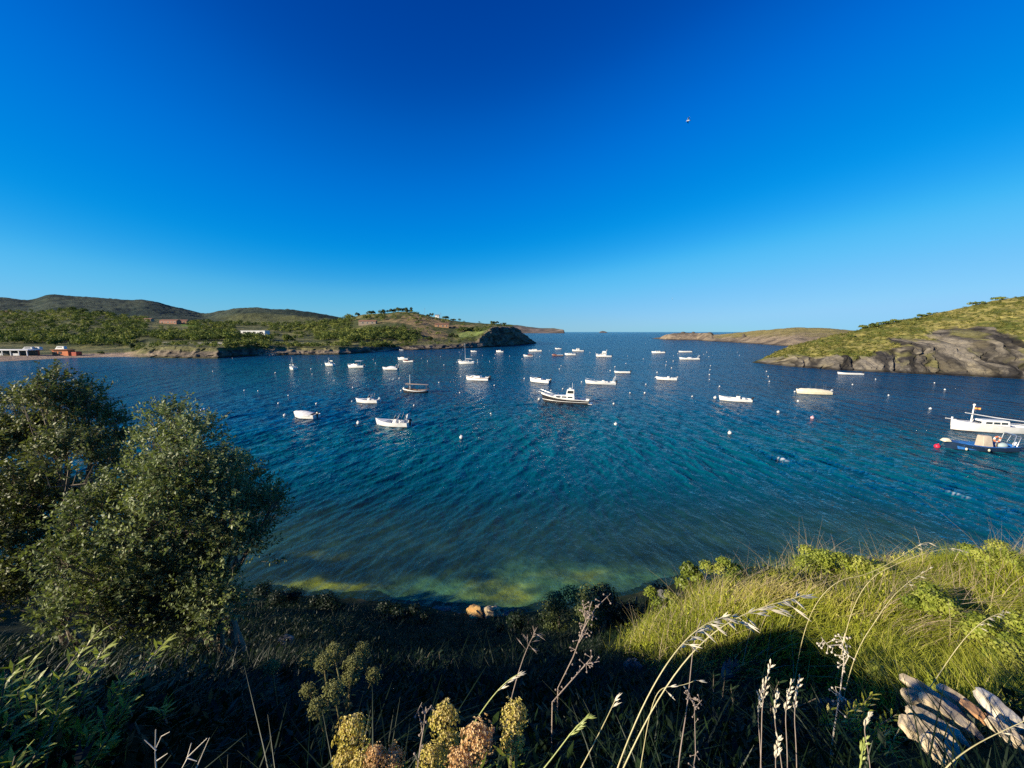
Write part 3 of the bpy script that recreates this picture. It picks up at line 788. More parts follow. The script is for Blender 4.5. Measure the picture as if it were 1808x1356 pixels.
P = stand(110, 0.95)
t = thing('beach_hut', P, R(4), 'bright orange beach hut with a lower red end, on the sand', 'hut')
MB().box((-1, 2, 1.3), (8.5, 4, 3.6), bev=0.05).build('wall', B['orange'], t)
MB().box((5, 2.2, 0.8), (4.0, 3.4, 2.6), bev=0.05).build('annexe', surf('red_panel', (0.5, 0.08, 0.03), (0.38, 0.06, 0.03), 1.5, 0.7), t)
MB().box((-1, 1.8, 3.22), (9.2, 5, 0.2), bev=0.03).build('roof', surf('hut_roof', (0.55, 0.24, 0.1), (0.4, 0.18, 0.08), 2, 0.8), t)
for x in (-3.5, -1): MB().box((x, -0.03, 1.6), (1.7, 0.12, 1.3), bev=0.02).build('serving_hatch', B['dark'], t)
for k, (u, kk, L, lab) in enumerate(((50, 1.75, 5.2, 'white van parked in the reeds, left of its pair'), (62, 1.75, 6.4, 'long white camper van parked in the reeds, right of its pair'), (107, 1.8, 5.6, 'white van parked before dark bushes above the orange hut'))):
    P = stand(u, kk); P[2] += 0.05
    t = thing('parked_van', P, R(8 - 5 * k), lab, 'van', 'vans parked behind the beach')
    MB().box((0, 1, 1.45), (L, 2.1, 2.1), taper=0.94, bev=0.15).build('body', B['white_wall'], t)
    MB().box((-L / 2 - 0.55, 1, 1.05), (1.3, 2.0, 1.3), taper=0.6, shift=0.25, bev=0.12).build('bonnet', B['white_wall'], t)
    MB().box((-0.3, -0.04, 1.9), (L * 0.6, 0.06, 0.55), bev=0.02).build('side_window', B['dark'], t)
    for x in (-L / 2 + 0.4, L / 2 - 0.9):
        MB().tube([(x, -0.06, 0.36), (x, 0.2, 0.36)], 0.36, 12).build('wheel', M['black'], t)

P = stand(297, 3.62); P[2] += 0.4
building('terracotta_house', P, R(-4), (25, 8, 3.8), B['terracotta'], B['roof_tile'], 'long low terracotta house with tiled roof on the left hilltop', 'house',
         [(-9, 1.9, 2.2, 1.6), (-4.5, 1.9, 1.6, 1.6), (0, 1.7, 2.6, 2.0), (5.5, 1.9, 1.6, 1.6), (10, 1.7, 2.2, 2.0)])
P = stand(321, 3.66); P[2] += 0.2
building('terracotta_house', P, R(6), (12, 7, 4.6), B['terracotta'], B['roof_tile'], 'short taller terracotta wing at the right end of the long house', 'house',
         [(-3, 2.2, 1.8, 1.8), (2.4, 2.0, 1.8, 2.2)])
P = stand(252, 3.75); P[2] += 0.2
building('stone_house', P, R(0), (24, 6, 2.0), B['stone'], B['roof_tile'], 'pale stone outbuilding left of the terracotta house', 'house', [(-5, 1.1, 1.6, 1.1), (4, 1.1, 1.6, 1.1)])
P = stand(6, 3.97); P[2] += 0.3
building('stone_house', P, R(0), (26, 6, 2.4), B['stone'], B['roof_tile'], 'faint pinkish house on the ridge at the left edge', 'house', [(-6, 1.2, 1.6, 1.2), (5, 1.2, 1.6, 1.2)])
P = stand(446, 3.12); P[2] += 0.6
building('white_house', P, R(-3), (27, 8, 4.0), B['white_wall'], B['white_wall'], 'long flat-roofed white house among the trees', 'house',
         [(-9.5, 2.1, 3.4, 1.9), (-4.0, 2.1, 3.0, 1.9), (1.5, 2.1, 3.0, 1.9), (9.2, 2.0, 3.6, 2.0)], flat=True, door=(5.2, 1.4, 2.3))
P = stand(648, 3.28); P[2] += 0.5
building('stone_house', P, R(4), (19, 7, 3.4), B['stone'], B['roof_tile'], 'buff stone house with low roof among trees, left of the headland top', 'house',
         [(-5, 1.7, 2.0, 1.6), (0, 1.7, 1.6, 1.6), (5.5, 1.7, 2.0, 1.6)])
P = stand(780, 3.1); P[2] += 0.3
building('terracotta_house', P, R(8), (15, 6, 3.0), surf('salmon_wall', (0.55, 0.30, 0.15), (0.45, 0.24, 0.12), 1.2, 0.85), B['roof_tile'], 'salmon orange house on the dry slope of the headland', 'house',
         [(-4, 1.5, 1.6, 1.5), (1, 1.5, 1.6, 1.5), (5, 1.5, 1.4, 1.5)])
P = stand(772, 3.98); P[2] += 0.2
building('white_house', P, R(0), (5, 4, 2.8), B['white_wall'], B['roof_tile'], 'tiny white hut on the headland skyline', 'hut', [(1, 1.5, 1.0, 1.0)])
for u, h, lab in ((750, 9, 'thin taller mast standing on the headland skyline'), (778, 7, 'thin shorter mast right of the tiny white hut on the skyline')):
    P = stand(u, 3.97)
    t = thing('radio_mast', P, 0, lab, 'mast', 'masts on the headland')
    MB().tube([(0, 0, -1), (0, 0, h)], [0.16, 0.09], 6).build('pole', B['pole'], t)
    for z in (0.72, 0.86, 0.98): MB().tube([(-0.7, 0, h * z), (0.7, 0, h * z)], 0.05, 5).build('crossbar', B['pole'], t)
# a dark cave-like cleft stands in the peninsula; small wall by the path
# individual trees one can tell apart
tree_bark = surf('tree_bark', (0.10, 0.08, 0.06), (0.05, 0.04, 0.03), 6, 0.9)
dark_leaf = leaf_mat('dark_tree_leaves', [(0.0, (0.018, 0.03, 0.012)), (0.5, (0.045, 0.066, 0.022)), (1.0, (0.10, 0.12, 0.035))], 0.8, 0.12, 0.15)
def far_tree(u, k, r, h, name, label, seed, mat=None, shore=None, flat=1.0, grp=None):
    P = stand(u, k, shore); g = np.random.default_rng(seed)
    t = thing(name, P, 0, label, 'bush' if 'bush' in name else 'tree', grp)
    n = 7
    cs = np.stack([g.normal(0, 0.52 * r, n), g.normal(0, 0.42 * r, n), h * 0.5 + g.uniform(-0.3, 0.3, n) * h * flat], 1)
    v, f, tn = crown_leaves(cs, g.uniform(0.3, 0.68, n) * r, 56, r * 0.32, g, min(1.0, 0.9 * flat + 0.1))
    mesh_np('crown', v, f, mat or dark_leaf, attrs={'tone': tn}, smooth_shade=False, parent=t)
    b = MB().tube([(0, 0, -0.8), (0.1 * r, 0, h * 0.35), (0, 0.05 * r, h * 0.62)], [0.09 * r, 0.07 * r, 0.04 * r], 6)
    b.tube([(0.07 * r, 0, h * 0.3), (0.4 * r, 0.1, h * 0.6)], [0.045 * r, 0.02 * r], 5)
    b.build('trunk', tree_bark, t)
    return t
for i, (u, k, r, h, lab) in enumerate((
        (693, 3.98, 3.0, 5.0, 'dark tree on the headland top, left one of the tight skyline row'), (704, 3.99, 3.4, 5.6, 'broad dark tree on the headland top, second in the skyline row'),
        (714, 3.99, 2.8, 5.0, 'dark tree on the headland top, third in the skyline row'), (723, 3.98, 3.5, 6.2, 'tallest dark tree ending the skyline row on the headland top'),
        (676, 3.98, 3.4, 5.0, 'wide dark tree just left of the skyline row on the headland'), (655, 3.98, 3.0, 4.4, 'dark round tree where the headland skyline begins to rise'),
        (632, 3.98, 2.6, 5.0, 'lone dark tree on the left shoulder of the headland'), (616, 3.97, 3.2, 3.8, 'low dark trees at the left foot of the headland skyline'),
        (758, 3.98, 2.2, 3.6, 'small tree between the tall mast and the tiny white hut'), (786, 3.97, 3.2, 3.8, 'wide low tree on the skyline right of the shorter mast'),
        (800, 3.96, 2.4, 3.2, 'small bushy tree lowest along the skyline right of the masts'), (846, 3.95, 1.0, 2.8, 'tiny upright tree alone on the flat headland skyline'),
        (871, 3.6, 3.0, 3.6, 'bush above the dark cliff at the headland end'), (888, 3.7, 1.8, 2.4, 'small bush at the seaward edge of the headland cliff'),
        (818, 2.6, 4.2, 4.4, 'flat-topped dark pine above the pale green strip on the headland'), (828, 2.45, 3.6, 4.0, 'dark pine right beside the flat-topped pine on the headland'),
        (797, 2.1, 2.2, 3.0, 'round dark bush on the dry slope left of the green strip'), (805, 1.8, 2.0, 2.6, 'small dark bush just above the shore left of the green strip'),
        (760, 1.7, 2.6, 3.2, 'round green bush alone on the dry slope'), (729, 2.3, 3.2, 4.2, 'dark tree at the right end of the grove below the dry slope'))):
    far_tree(u, k, r * 1.3, h * 0.9, 'headland_bush' if 'bush' in lab else 'headland_tree', lab, 100 + i, flat=0.6 if 'flat' in lab or 'low' in lab else 1.0, grp='trees on the headland')
for i, (u, k, r, h, lab) in enumerate((
        (128, 3.97, 4.6, 5.0, 'dark crown on the very top of the left wooded hill'), (146, 3.97, 4.2, 5.0, 'dark tree right of the top crown on the wooded hill'),
        (108, 3.96, 4.4, 5.2, 'dark tree left of the top crown on the wooded hill'), (176, 3.96, 5.0, 4.4, 'wide dark tree lower on the right of the hill crest'),
        (97, 2.25, 4.2, 5.0, 'dark bush behind the white van above the orange hut'), (210, 2.1, 3.2, 4.0, 'round dark tree above the left end of the beach cliff'),
        (236, 1.5, 2.6, 3.2, 'dark bush on the slope where the beach meets the rocks'), (178, 1.05, 1.3, 1.5, 'small dark bush alone on the beach right of the orange hut'),
        (412, 1.6, 3.6, 3.6, 'dark bush overhanging the shaded cove'), (428, 1.7, 3.2, 3.2, 'second dark bush above the shaded cove'),
        (505, 2.3, 3.6, 5.2, 'dark tree at the left edge of the bright field'), (518, 2.35, 3.2, 4.4, 'smaller dark tree right at the bright field edge'))):
    far_tree(u, k, r, h, 'shore_bush' if 'bush' in lab else 'hill_tree', lab, 200 + i, wood_leaf if i % 3 else dark_leaf, grp='trees on the left hill')
for i, (u, k, r, h, lab) in enumerate((
        (1526, 1.96, 2.0, 1.8, 'first dark bush where the right hill skyline starts to climb'), (1545, 1.9, 2.4, 1.7, 'broad olive bush low on the right hill skyline'),
        (1562, 1.93, 1.8, 1.6, 'olive bush touching the broad one on the skyline'), (1579, 1.97, 1.7, 1.7, 'rounded dark bush on the skyline, right of the low pair'),
        (1617, 1.86, 1.7, 1.3, 'flat bush below the skyline in the middle of the right hill'), (1628, 1.98, 1.9, 1.5, 'dark bush on the skyline halfway up the right hill'),
        (1642, 1.98, 1.4, 1.3, 'small bush next to the dark one halfway up the skyline'), (1722, 1.98, 2.0, 1.5, 'bush high on the right hill skyline'),
        (1764, 1.98, 2.2, 1.6, 'highest broad bush on the right hill skyline'), (1506, 1.7, 1.2, 1.0, 'lone small bush near the hill foot by the peninsula'))):
    far_tree(u, k, r, h, 'hill_bush', lab, 300 + i, wood_leaf, right_at, 0.55, grp='bushes on the right hill')
pen_rock = surf('dark_skyline_rock', (0.09, 0.075, 0.06), (0.05, 0.045, 0.04), 0.4, 0.95)
for u, v, w, lab in ((1206, 588.6, 5, 'dark pointed rock on the low peninsula, leftmost of three'), (1224, 588.6, 4, 'small dark rock on the low peninsula, middle of three'), (1253, 589.6, 6, 'dark blocky rock beside the notch of the peninsula')):
    c = at_y(u, v, 735 if u < 1240 else 720); m = MB()
    g = random.Random(int(u))
    m.rings([[(math.cos(a) * w * s * g.uniform(.7, 1.2), math.sin(a) * w * 0.8 * s, z) for a in [k * 0.785 for k in range(8)]] for z, s in ((-4, 1.1), (0, 1.0), (1.8, 0.75), (3.0, 0.35))], cap0=True, cap1=True)
    o = m.build('skyline_rock', pen_rock, smooth_angle=25); o.location = c; tag(o, lab, 'rock', 'dark rocks on the peninsula')
# dark cleft in the peninsula's shore, stood in for by an added dark solid
c = on_water(1317, 604.5); m = MB(); g = random.Random(3)
m.rings([[(math.cos(a) * 3.2 * s * g.uniform(.8, 1.15), math.sin(a) * 2.5 * s, z) for a in [k * 0.785 for k in range(8)]] for z, s in ((-2, 1.2), (3, 1.0), (8, 0.85), (11, 0.35))], cap0=True, cap1=True)
o = m.build('cleft_block', pen_rock, smooth_angle=25); o.location = c + np.array([0, 6, 0]); tag(o, 'dark upright block added for a cleft in the shore of the low peninsula', 'rock')
# ------------------------------------------------------------------ boats
def hull_shape(L, Bm, fs, fmid, fb, tr=0.82, double=False, rake=0.35, full=2.3):
    """returns functions of t (0 stern, 1 bow): half breadth at the sheer, sheer height, x at a given height share"""
    def w(t):
        if double: return Bm / 2 * max(0.0, math.sin(math.pi * min(max(t, 0), 1))) ** 0.62
        if t < 0.42: return Bm / 2 * (tr + (1 - tr) * math.sin(t / 0.42 * math.pi / 2))
        return Bm / 2 * (1 - ((t - 0.42) / 0.58) ** full)
    def f(t):
        return fmid + (fb - fmid) * max(0, (t - 0.35) / 0.65) ** 2 + (fs - fmid) * max(0, (0.35 - t) / 0.35) ** 2
    def x(t, q):      # q 0 keel .. 1 sheer
        return (t - 0.5) * L + rake * (q - 0.5) * max(0, t - 0.55) ** 2 * 4.9 - (rake * 0.5 * (q - 0.5) * max(0, 0.3 - t) ** 2 * 11 if double else 0)
    return w, f, x
def make_hull(t, L, Bm, fs, fmid, fb, draft=0.3, tr=0.82, double=False, rake=0.35, cockpit=(0.04, 0.7), sole=0.12, n=26,
              mats=('gelcoat', 'antifoul', 'gelcoat'), deck='deck_white', stripe_at=(0.72, 0.9), boot=0.07, full=2.3):
    w, f, x = hull_shape(L, Bm, fs, fmid, fb, tr, double, rake, full)
    ts = [i / (n - 1) for i in range(n)]
    rows_o, rows_d = [], []
    for q in ts:
        W, Fh = max(w(q), 0.012), f(q)
        wl = W * (0.90 - 0.38 * q ** 3) if not double else W * 0.86
        dz = draft * (1 - max(0, (q - 0.6) / 0.4) ** 3)
        prof = [(0.012, -dz, 0.0), (wl * 0.72, -dz * 0.62, 0.12), (wl * 0.97, -0.02, 0.3), (wl, boot, 0.36)]
        s0, s1 = stripe_at
        for k in (s0 * 0.5, s0, s1, 1.0):
            prof.append((wl + (W - wl) * k ** 0.8, boot + (Fh - boot) * k, 0.36 + 0.64 * k))
        st = [(x(q, qq), y, z) for y, z, qq in prof]
        rows_o.append(st)
        g = min(0.10, W * 0.5); inner = max(W - g, 0.006)
        low = sole if cockpit[0] <= q <= cockpit[1] else Fh - 0.02
        rows_d.append([(x(q, 1), W, Fh), (x(q, 1), inner, Fh + 0.02), (x(q, 1), inner * (0.93 if low < Fh - 0.1 else 0.99), low), (x(q, 1), 0, low + (0.05 if low > Fh - 0.1 else 0))])
    h, np_ = MB(), 8
    for sgn in (1, -1):
        v = [(p[0], p[1] * sgn, p[2]) for r in rows_o for p in r]
        fc, mi = [], []
        for i in range(n - 1):
            for k in range(np_ - 1):
                a = i * np_ + k; q4 = (a, a + np_, a + np_ + 1, a + 1)
                fc.append(q4 if sgn > 0 else q4[::-1]); mi.append(1 if k < 3 else (2 if k == 5 else 0))
        b = len(h.v); h.v += v
        for q4, m_ in zip(fc, mi): h.f.append(tuple(b + i for i in q4)); h.m.append(m_)
    if not double:
        a, b = list(range(np_)), list(range(n * np_, n * np_ + np_))
        h.f.append(tuple(a + b[::-1])); h.m.append(0)
    h.build('hull', [M[m] for m in mats], t, 35)
    d = MB()
    for sgn in (1, -1):
        v = [(p[0], p[1] * sgn, p[2]) for r in rows_d for p in r]; b = len(d.v); d.v += v
        for i in range(n - 1):
            for k in range(3):
                a = b + i * 4 + k; q4 = (a, a + 1, a + 5, a + 4)
                d.f.append(q4 if sgn > 0 else q4[::-1]); d.m.append(0)
    d.build('deck', M[deck], t, 35)
    return w, f, x
def outboard(t, x0, y=0.0, z=0.75, col='engine', s=1.0):
    e = MB()
    e.box((x0 - 0.22 * s, y, z - 0.35 * s), (0.2 * s, 0.16 * s, 0.9 * s), bev=0.02).box((x0 - 0.1 * s, y, z - 0.15), (0.22, 0.22, 0.3), bev=0.02)
    o = e.build('outboard_motor', M[col], t)
    MB().box((x0 - 0.26 * s, y, z + 0.22 * s), (0.56 * s, 0.34 * s, 0.46 * s), taper=0.72, shift=-0.05, bev=0.06 * s).build('cowling', M[col], o)
def console(t, x0, z, s=1.0, col='gelcoat', glass=True):
    c = MB().box((x0, 0, z + 0.45 * s), (0.75 * s, 0.8 * s, 0.9 * s), taper=0.78, shift=-0.05, bev=0.05).build('console', M[col], t)
    if glass: MB().box((x0 + 0.14 * s, 0, z + 1.08 * s), (0.06, 0.7 * s, 0.4 * s), taper=0.85, shift=-0.14).build('windscreen', M['glass'], c)
    MB().box((x0 - 0.95 * s, 0, z + 0.32 * s), (0.5 * s, 0.8 * s, 0.6 * s), bev=0.05).build('helm_seat', M['deck_white'], t)
def bar(t, name, pts, r=0.03, mat="steel", sides=6): return MB().tube(pts, r, sides).build(name, M[mat], t)
def hoop(t, name, x0, x1, z0, z1, hw, r=0.035, mat='steel'):
    return bar(t, name, [(x0, -hw, z0), (x1, -hw * 0.9, z1 - 0.1), (x1 + 0.03, -hw * 0.75, z1), (x1 + 0.03, hw * 0.75, z1), (x1, hw * 0.9, z1 - 0.1), (x0, hw, z0)], r, mat)
def pulpit(t, w, f, x, t0=0.72, hgt=0.5):
    ts = [t0 + (0.985 - t0) * i / 5 for i in range(6)]
    L_ = [(x(q, 1), w(q) * 0.92, f(q) + hgt) for q in ts]
    bar(t, 'bow_rail', L_ + [(x(1, 1) + 0.1, 0, f(1) + hgt)] + [(a, -b, c) for a, b, c in L_[::-1]], 0.022)
    for q in (ts[0], ts[2], ts[4]):
        for s_ in (1, -1): bar(t, 'stanchion', [(x(q, 1), s_ * w(q) * 0.92, f(q)), (x(q, 1), s_ * w(q) * 0.92, f(q) + hgt)], 0.018)
def cabin(t, w, f, x, t0, t1, h, wk=0.72, front=0.5, mat='gelcoat', name='cabin', windows=True, base=None, wz=(0.45, 0.82), nwin=2, back=0.06):
    """rounded trunk cabin; its side windows sit 12 mm proud"""
    x0, x1 = x(t0, 1), x(t1, 1)
    z0 = base if base is not None else min(f(t0), f(t1)) - 0.15
    wa, wb = w(t0) * wk, max(w(t1) * wk, 0.15)
    ww = lambda s_: wa + (wb - wa) * s_ ** 1.6
    rings, n = [], 9
    for z, ins, fr, bk in ((0, 1.0, 0, 0), (h * 0.35, 0.97, front * 0.3, back * 0.3), (h * 0.85, 0.90, front * 0.8, back * 0.85), (h * 0.97, 0.84, front * 0.95, back), (h, 0.72, front, back + 0.05)):
        ring = []
        for s_ in [i / n for i in range(n + 1)]: ring.append((x0 + bk + (x1 - fr - x0 - bk) * s_, ww(s_) * ins, z0 + z))
        for s_ in [i / n for i in range(n, -1, -1)]: ring.append((x0 + bk + (x1 - fr - x0 - bk) * s_, -ww(s_) * ins, z0 + z))
        rings.append(ring)
    c = MB().rings(rings, cap0=True, cap1=True).build(name, M[mat], t, 45)
    if windows:
        za, zb = h * wz[0], h * wz[1]
        def side(s_, z, sg):
            k = z / h; ins = np.interp(k, [0, .35, .85, .97, 1], [1, .97, .90, .84, .72]); fr = np.interp(k, [0, .35, .85, 1], [0, front * .3, front * .8, front]); bk = np.interp(k, [0, .35, .85, 1], [0, back * .3, back * .85, back])
            return ((x0 + bk) + (x1 - fr - x0 - bk) * s_, sg * (ww(s_) * ins + 0.012), z0 + z)
        for sg in (1, -1):
            for k in range(nwin):
                a, b = 0.08 + 0.84 * k / nwin, 0.08 + 0.84 * (k + 1) / nwin - 0.05
                m = MB(); v = []
                for s_, z in ((a, za), (b, za), (b, zb), (a, zb)): v.append(side(s_, z, sg))
                v += [(p[0], p[1] - sg * 0.03, p[2]) for p in v]
                m.add(v, [(0, 1, 2, 3), (7, 6, 5, 4), (0, 4, 5, 1), (1, 5, 6, 2), (2, 6, 7, 3), (3, 7, 4, 0)]).build('cabin_window', M['glass'], c, 0)
        fx = lambda z: x1 - np.interp(z / h, [0, .35, .85, 1], [0, front * .3, front * .8, front]) + 0.012
        fw = wb * 0.86
        v = [(fx(za), -fw, z0 + za), (fx(za), fw, z0 + za), (fx(zb), fw * .9, z0 + zb), (fx(zb), -fw * .9, z0 + zb)]
        v += [(p[0] - 0.04, p[1], p[2]) for p in v]
        MB().add(v, [(0, 1, 2, 3), (7, 6, 5, 4), (0, 4, 5, 1), (1, 5, 6, 2), (2, 6, 7, 3), (3, 7, 4, 0)]).build('front_window', M['glass'], c, 0)
    return c
def cover(t, w, f, x, t0, t1, hgt, mat='canvas', over=0.03, peak=0.5):
    rings, n = [], 14
    for i in range(n + 1):
        q = t0 + (t1 - t0) * i / n; W = max(w(q), 0.02) + over; F_ = f(q)
        hh = hgt * max(0.05, 1 - abs((q - (t0 + (t1 - t0) * peak)) / ((t1 - t0) * 0.62)) ** 2) + 0.03 * math.sin(i * 2.1)
        rings.append([(x(q, 1), W * a, F_ - 0.14 * (abs(a) > 0.99) + hh * (1 - abs(a) ** 1.7)) for a in (-1, -1.0001, -0.8, -0.5, -0.2, 0, 0.2, 0.5, 0.8, 1.0001, 1)])
        rings[-1][1] = (x(q, 1), -W, F_ + 0.02); rings[-1][-2] = (x(q, 1), W, F_ + 0.02)
    MB().rings(rings, closed=False).build('canvas_cover', M[mat], t, 50)
def mast(t, x0, z0, h, r=0.07, mat='alu', stays=None):
    m = MB().tube([(x0, 0, z0), (x0, 0, z0 + h)], [r, r * 0.7], 8).build('mast', M[mat], t)
    if stays:
        for p in stays: MB().tube([(x0, 0, z0 + h * 0.96), p], 0.012, 4).build('stay', M['steel'], m)
    return m

BOATS = []
def boat(u, v, px, head, name, label, cat, handle, beam=2.2):
    """an Empty on the water whose local +x is the bow; px = apparent length in the photo's pixels, gives the true length"""
    P = on_water(u, v)
    t_cam = P[1] * CP + CAM_H * SP
    a = R(head)
    L = (px * t_cam / 700 - beam * 0.55 * abs(math.sin(a))) / max(abs(math.cos(a)), 0.25)
    P = P + np.array([0, beam * 0.5 * abs(math.cos(a)), 0])
    t = thing(name, (P[0], P[1], 0.0), a, label, cat)
    t.rotation_euler = (R(rnd.uniform(-1.5, 1.5)), R(rnd.uniform(-1.2, 1.2)), a)
    BOATS.append((handle, u, v, px))
    return t, L

def open_boat(u, v, px, head, label, handle, cat='motorboat', name='motorboat', Bm=2.1, fb=1.0, fs=0.65, fm=0.62, cons=True, glass=True, frame=0, arch=False,
              ob='engine', cov=None, cabin_h=0, stripe='gelcoat', ctop=False, rail=False, covh=0.35, covr=(0.03, 0.93), nob=1, aerial=0.0, hullc='gelcoat', flag=False, cab=(0.42, 0.8), deckc='deck_white'):
    t, L = boat(u, v, px, head, name, label, cat, handle, Bm)
    k = min(1.0, L / 6.5) * 0.35 + 0.65
    w, f, x = make_hull(t, L, Bm, fs, fm, fb, cockpit=(0.05, 0.66 if not cabin_h else cab[0]), mats=(hullc, 'antifoul', stripe), deck=deckc)
    if cons and not cov: console(t, x(0.42, 1), 0.12, k * 1.1, glass=glass)
    if cov: cover(t, w, f, x, covr[0], covr[1], covh, cov)
    if cabin_h:
        cabin(t, w, f, x, cab[0], cab[1], cabin_h, 0.78, front=cabin_h * 1.1, nwin=2)
        MB().box((x(0.2, 1), 0, 0.42), (L * 0.16, Bm * 0.6, 0.5), bev=0.06).build('bench', M['deck_white'], t)
    for j in range(frame):
        x0 = x(0.34 + 0.1 * j, 1); hoop(t, 'frame_hoop', x0, x0 - 0.55, fm, fm + 1.25, Bm * 0.36)
    if arch: hoop(t, 'stern_arch', x(0.1, 1), x(0.02, 1), fm, fm + 1.55, Bm * 0.42, 0.05, 'gelcoat')
    if ctop:
        for sx in (0.36, 0.52):
            for sy in (-1, 1): bar(t, 'top_post', [(x(sx, 1), sy * Bm * 0.28, fm), (x(sx, 1), sy * Bm * 0.26, fm + 1.5)], 0.03)
        MB().box((x(0.44, 1), 0, fm + 1.53), (L * 0.26, Bm * 0.72, 0.07), bev=0.025).build('canopy', M['deck_white'], t)
    if rail: pulpit(t, w, f, x)
    for j in range(nob): outboard(t, x(0, 1) + 0.05, (j - (nob - 1) / 2) * 0.55, fs + 0.12, ob, 0.9 * k)
    if aerial: bar(t, 'aerial', [(x(0.38, 1), 0.4, fm), (x(0.36, 1), 0.4, fm + aerial)], 0.016)
    if flag:
        bar(t, 'flagstaff', [(x(0.03, 1), 0.2, fs), (x(-0.02, 1), 0.2, fs + 1.9)], 0.02)
    return t, L, w, f, x
def cruiser(u, v, px, head, label, handle, Bm=2.5, fb=1.25, fs=0.8, fm=0.85, ch=0.75, cab=(0.36, 0.84), ob=1, hard=False, fly=False, stripe='gelcoat', dark_top=False, aerial=0, rail=True, wheel=False, cat='motorboat', hullc='gelcoat', screen=True):
    t, L = boat(u, v, px, head, 'cabin_cruiser', label, cat, handle, Bm)
    w, f, x = make_hull(t, L, Bm, fs, fm, fb, cockpit=(0.05, cab[0]), mats=(hullc, 'antifoul', stripe), sole=0.25)
    c = cabin(t, w, f, x, cab[0], cab[1], ch, 0.8, front=ch * 1.3)
    top = min(f(cab[0]), f(cab[1])) - 0.15 + ch
    if screen:
        MB().box((x(cab[0] + 0.16, 1), 0, top + 0.2), (0.5, Bm * 0.62, 0.42), taper=0.8, shift=-0.25).build('windscreen', M['glass'], t)
    if wheel:
        cabin(t, w, f, x, cab[0] - 0.02, cab[0] + 0.3, ch + 0.95, 0.66, front=0.5, name='wheelhouse', wz=(0.62, 0.9))
        top = top + 0.95
    if hard or dark_top:
        zc = fm + 1.75
        for sx in (0.14, cab[0] + 0.08):
            for sy in (-1, 1): bar(t, 'top_post', [(x(sx, 1), sy * Bm * 0.36, fm), (x(sx, 1), sy * Bm * 0.33, zc)], 0.035)
        MB().box((x(0.28, 1), 0, zc + 0.04), (L * 0.42, Bm * 0.86, 0.09), bev=0.03, taper=0.94).build('canopy' if dark_top else 'hardtop', M[dark_top] if dark_top else M['gelcoat'], t)
    if fly:
        cabin(t, w, f, x, cab[0] + 0.02, cab[0] + 0.26, 0.7, 0.55, front=0.35, name='flybridge', base=top - 0.02, windows=False)
        hoop(t, 'radar_arch', x(cab[0], 1), x(cab[0] - 0.04, 1), top, top + 1.5, Bm * 0.3, 0.06, 'gelcoat')
    if aerial: bar(t, 'aerial', [(x(cab[0] + .05, 1), 0.3, top), (x(cab[0] + .03, 1), 0.3, top + aerial)], 0.02)
    if rail: pulpit(t, w, f, x)
    MB().box((x(0.16, 1), 0, 0.52), (0.6, Bm * 0.7, 0.5), bev=0.06).build('bench', M['deck_white'], t)
    for j in range(ob): outboard(t, x(0, 1) + 0.05, (j - (ob - 1) / 2) * 0.6, fs + 0.15, 'engine', 1.05)
    return t, L, w, f, x

# --- nearest rows
t, L, w, f, x = open_boat(690, 754.5, 66, 168, 'long white open boat with leaning console frame and slanted stern frame', 'long open white boat', Bm=2.3, fb=1.05, frame=2, ob='engine')
for sy in (-1, 1):
    bar(t, 'stern_frame', [(x(0.12, 1), sy * 0.75, 0.6), (x(0.02, 1), sy * 0.7, 2.0), (x(0.02, 1), sy * 0.78, 0.6)], 0.04)
MB().box((x(0.035, 1), 0, 1.45), (0.3, 1.2, 0.9), taper=0.6, shift=-0.1, bev=0.05).build('stern_cover', M['canvas'], t)
open_boat(534, 740, 50, 164, 'white motorboat completely under a pale grey canvas, dark outboards at its stern', 'canvas-covered white boat', Bm=2.2, fb=0.95, cov='canvas', covh=0.5, covr=(0.14, 0.95), nob=1, cons=False)
open_boat(646, 712.5, 45, 168, 'short white open boat with dark-windowed console and raked twin hoops', 'short boat with hoops', Bm=2.0, fb=0.9, frame=2, ob='engine_grey')
open_boat(1303, 709.5, 51, 160, 'long low white boat with small console amidships and dark outboard, ahead of a big buoy', 'long low white boat', Bm=2.1, fb=1.0, fm=0.55, fs=0.5, aerial=0.9)
t, L, w, f, x = open_boat(1443, 697, 53, 165, 'cream-hulled boat under a pale cover with several thin rods standing', 'cream boat with rods', Bm=2.4, fb=1.1, cov='cream', covh=0.6, hullc='cream', cons=False, nob=1, ob='engine_grey')
for q, hgt in ((0.62, 1.4), (0.45, 1.7), (0.22, 1.3), (0.16, 1.5)): bar(t, 'fishing_rod', [(x(q, 1), 0.3, 0.9), (x(q + 0.02, 1), 0.3, 0.9 + hgt)], 0.02)
open_boat(1505, 662, 40, 172, 'low white open boat moored close beneath the right hill rocks', 'boat under the rocks', Bm=1.9, fb=0.8, fm=0.5, fs=0.5, cons=False)
open_boat(1179, 671.5, 34, 165, 'white open boat with little console and upright pale outboard', 'pale-outboard boat', Bm=2.0, fb=0.95, ob='engine_grey', glass=False, aerial=0.7)
open_boat(1100, 659, 27, 168, 'small low white dinghy just above the boat with stern arch', 'small low dinghy', Bm=1.7, fb=0.7, fm=0.45, fs=0.45, cons=False)
open_boat(1062, 679, 53, 170, 'white motorboat with hooded centre console and slanted stern arch with flag', 'hooded-console boat', Bm=2.3, fb=1.05, arch=True, flag=True, cov=None, cons=True, ob='engine', rail=True)
cruiser(843, 672, 45, 158, 'white cuddy cruiser with a thin dark side stripe and raised windscreen', 'striped cuddy cruiser', stripe='brownred', ob=2, ch=0.65)
cruiser(954, 676, 38, 150, 'white bow-rail cruiser lying astern of the striped one, dark outboard showing', 'white bow-rail cruiser', ch=0.55, cab=(0.4, 0.86), aerial=0.9)
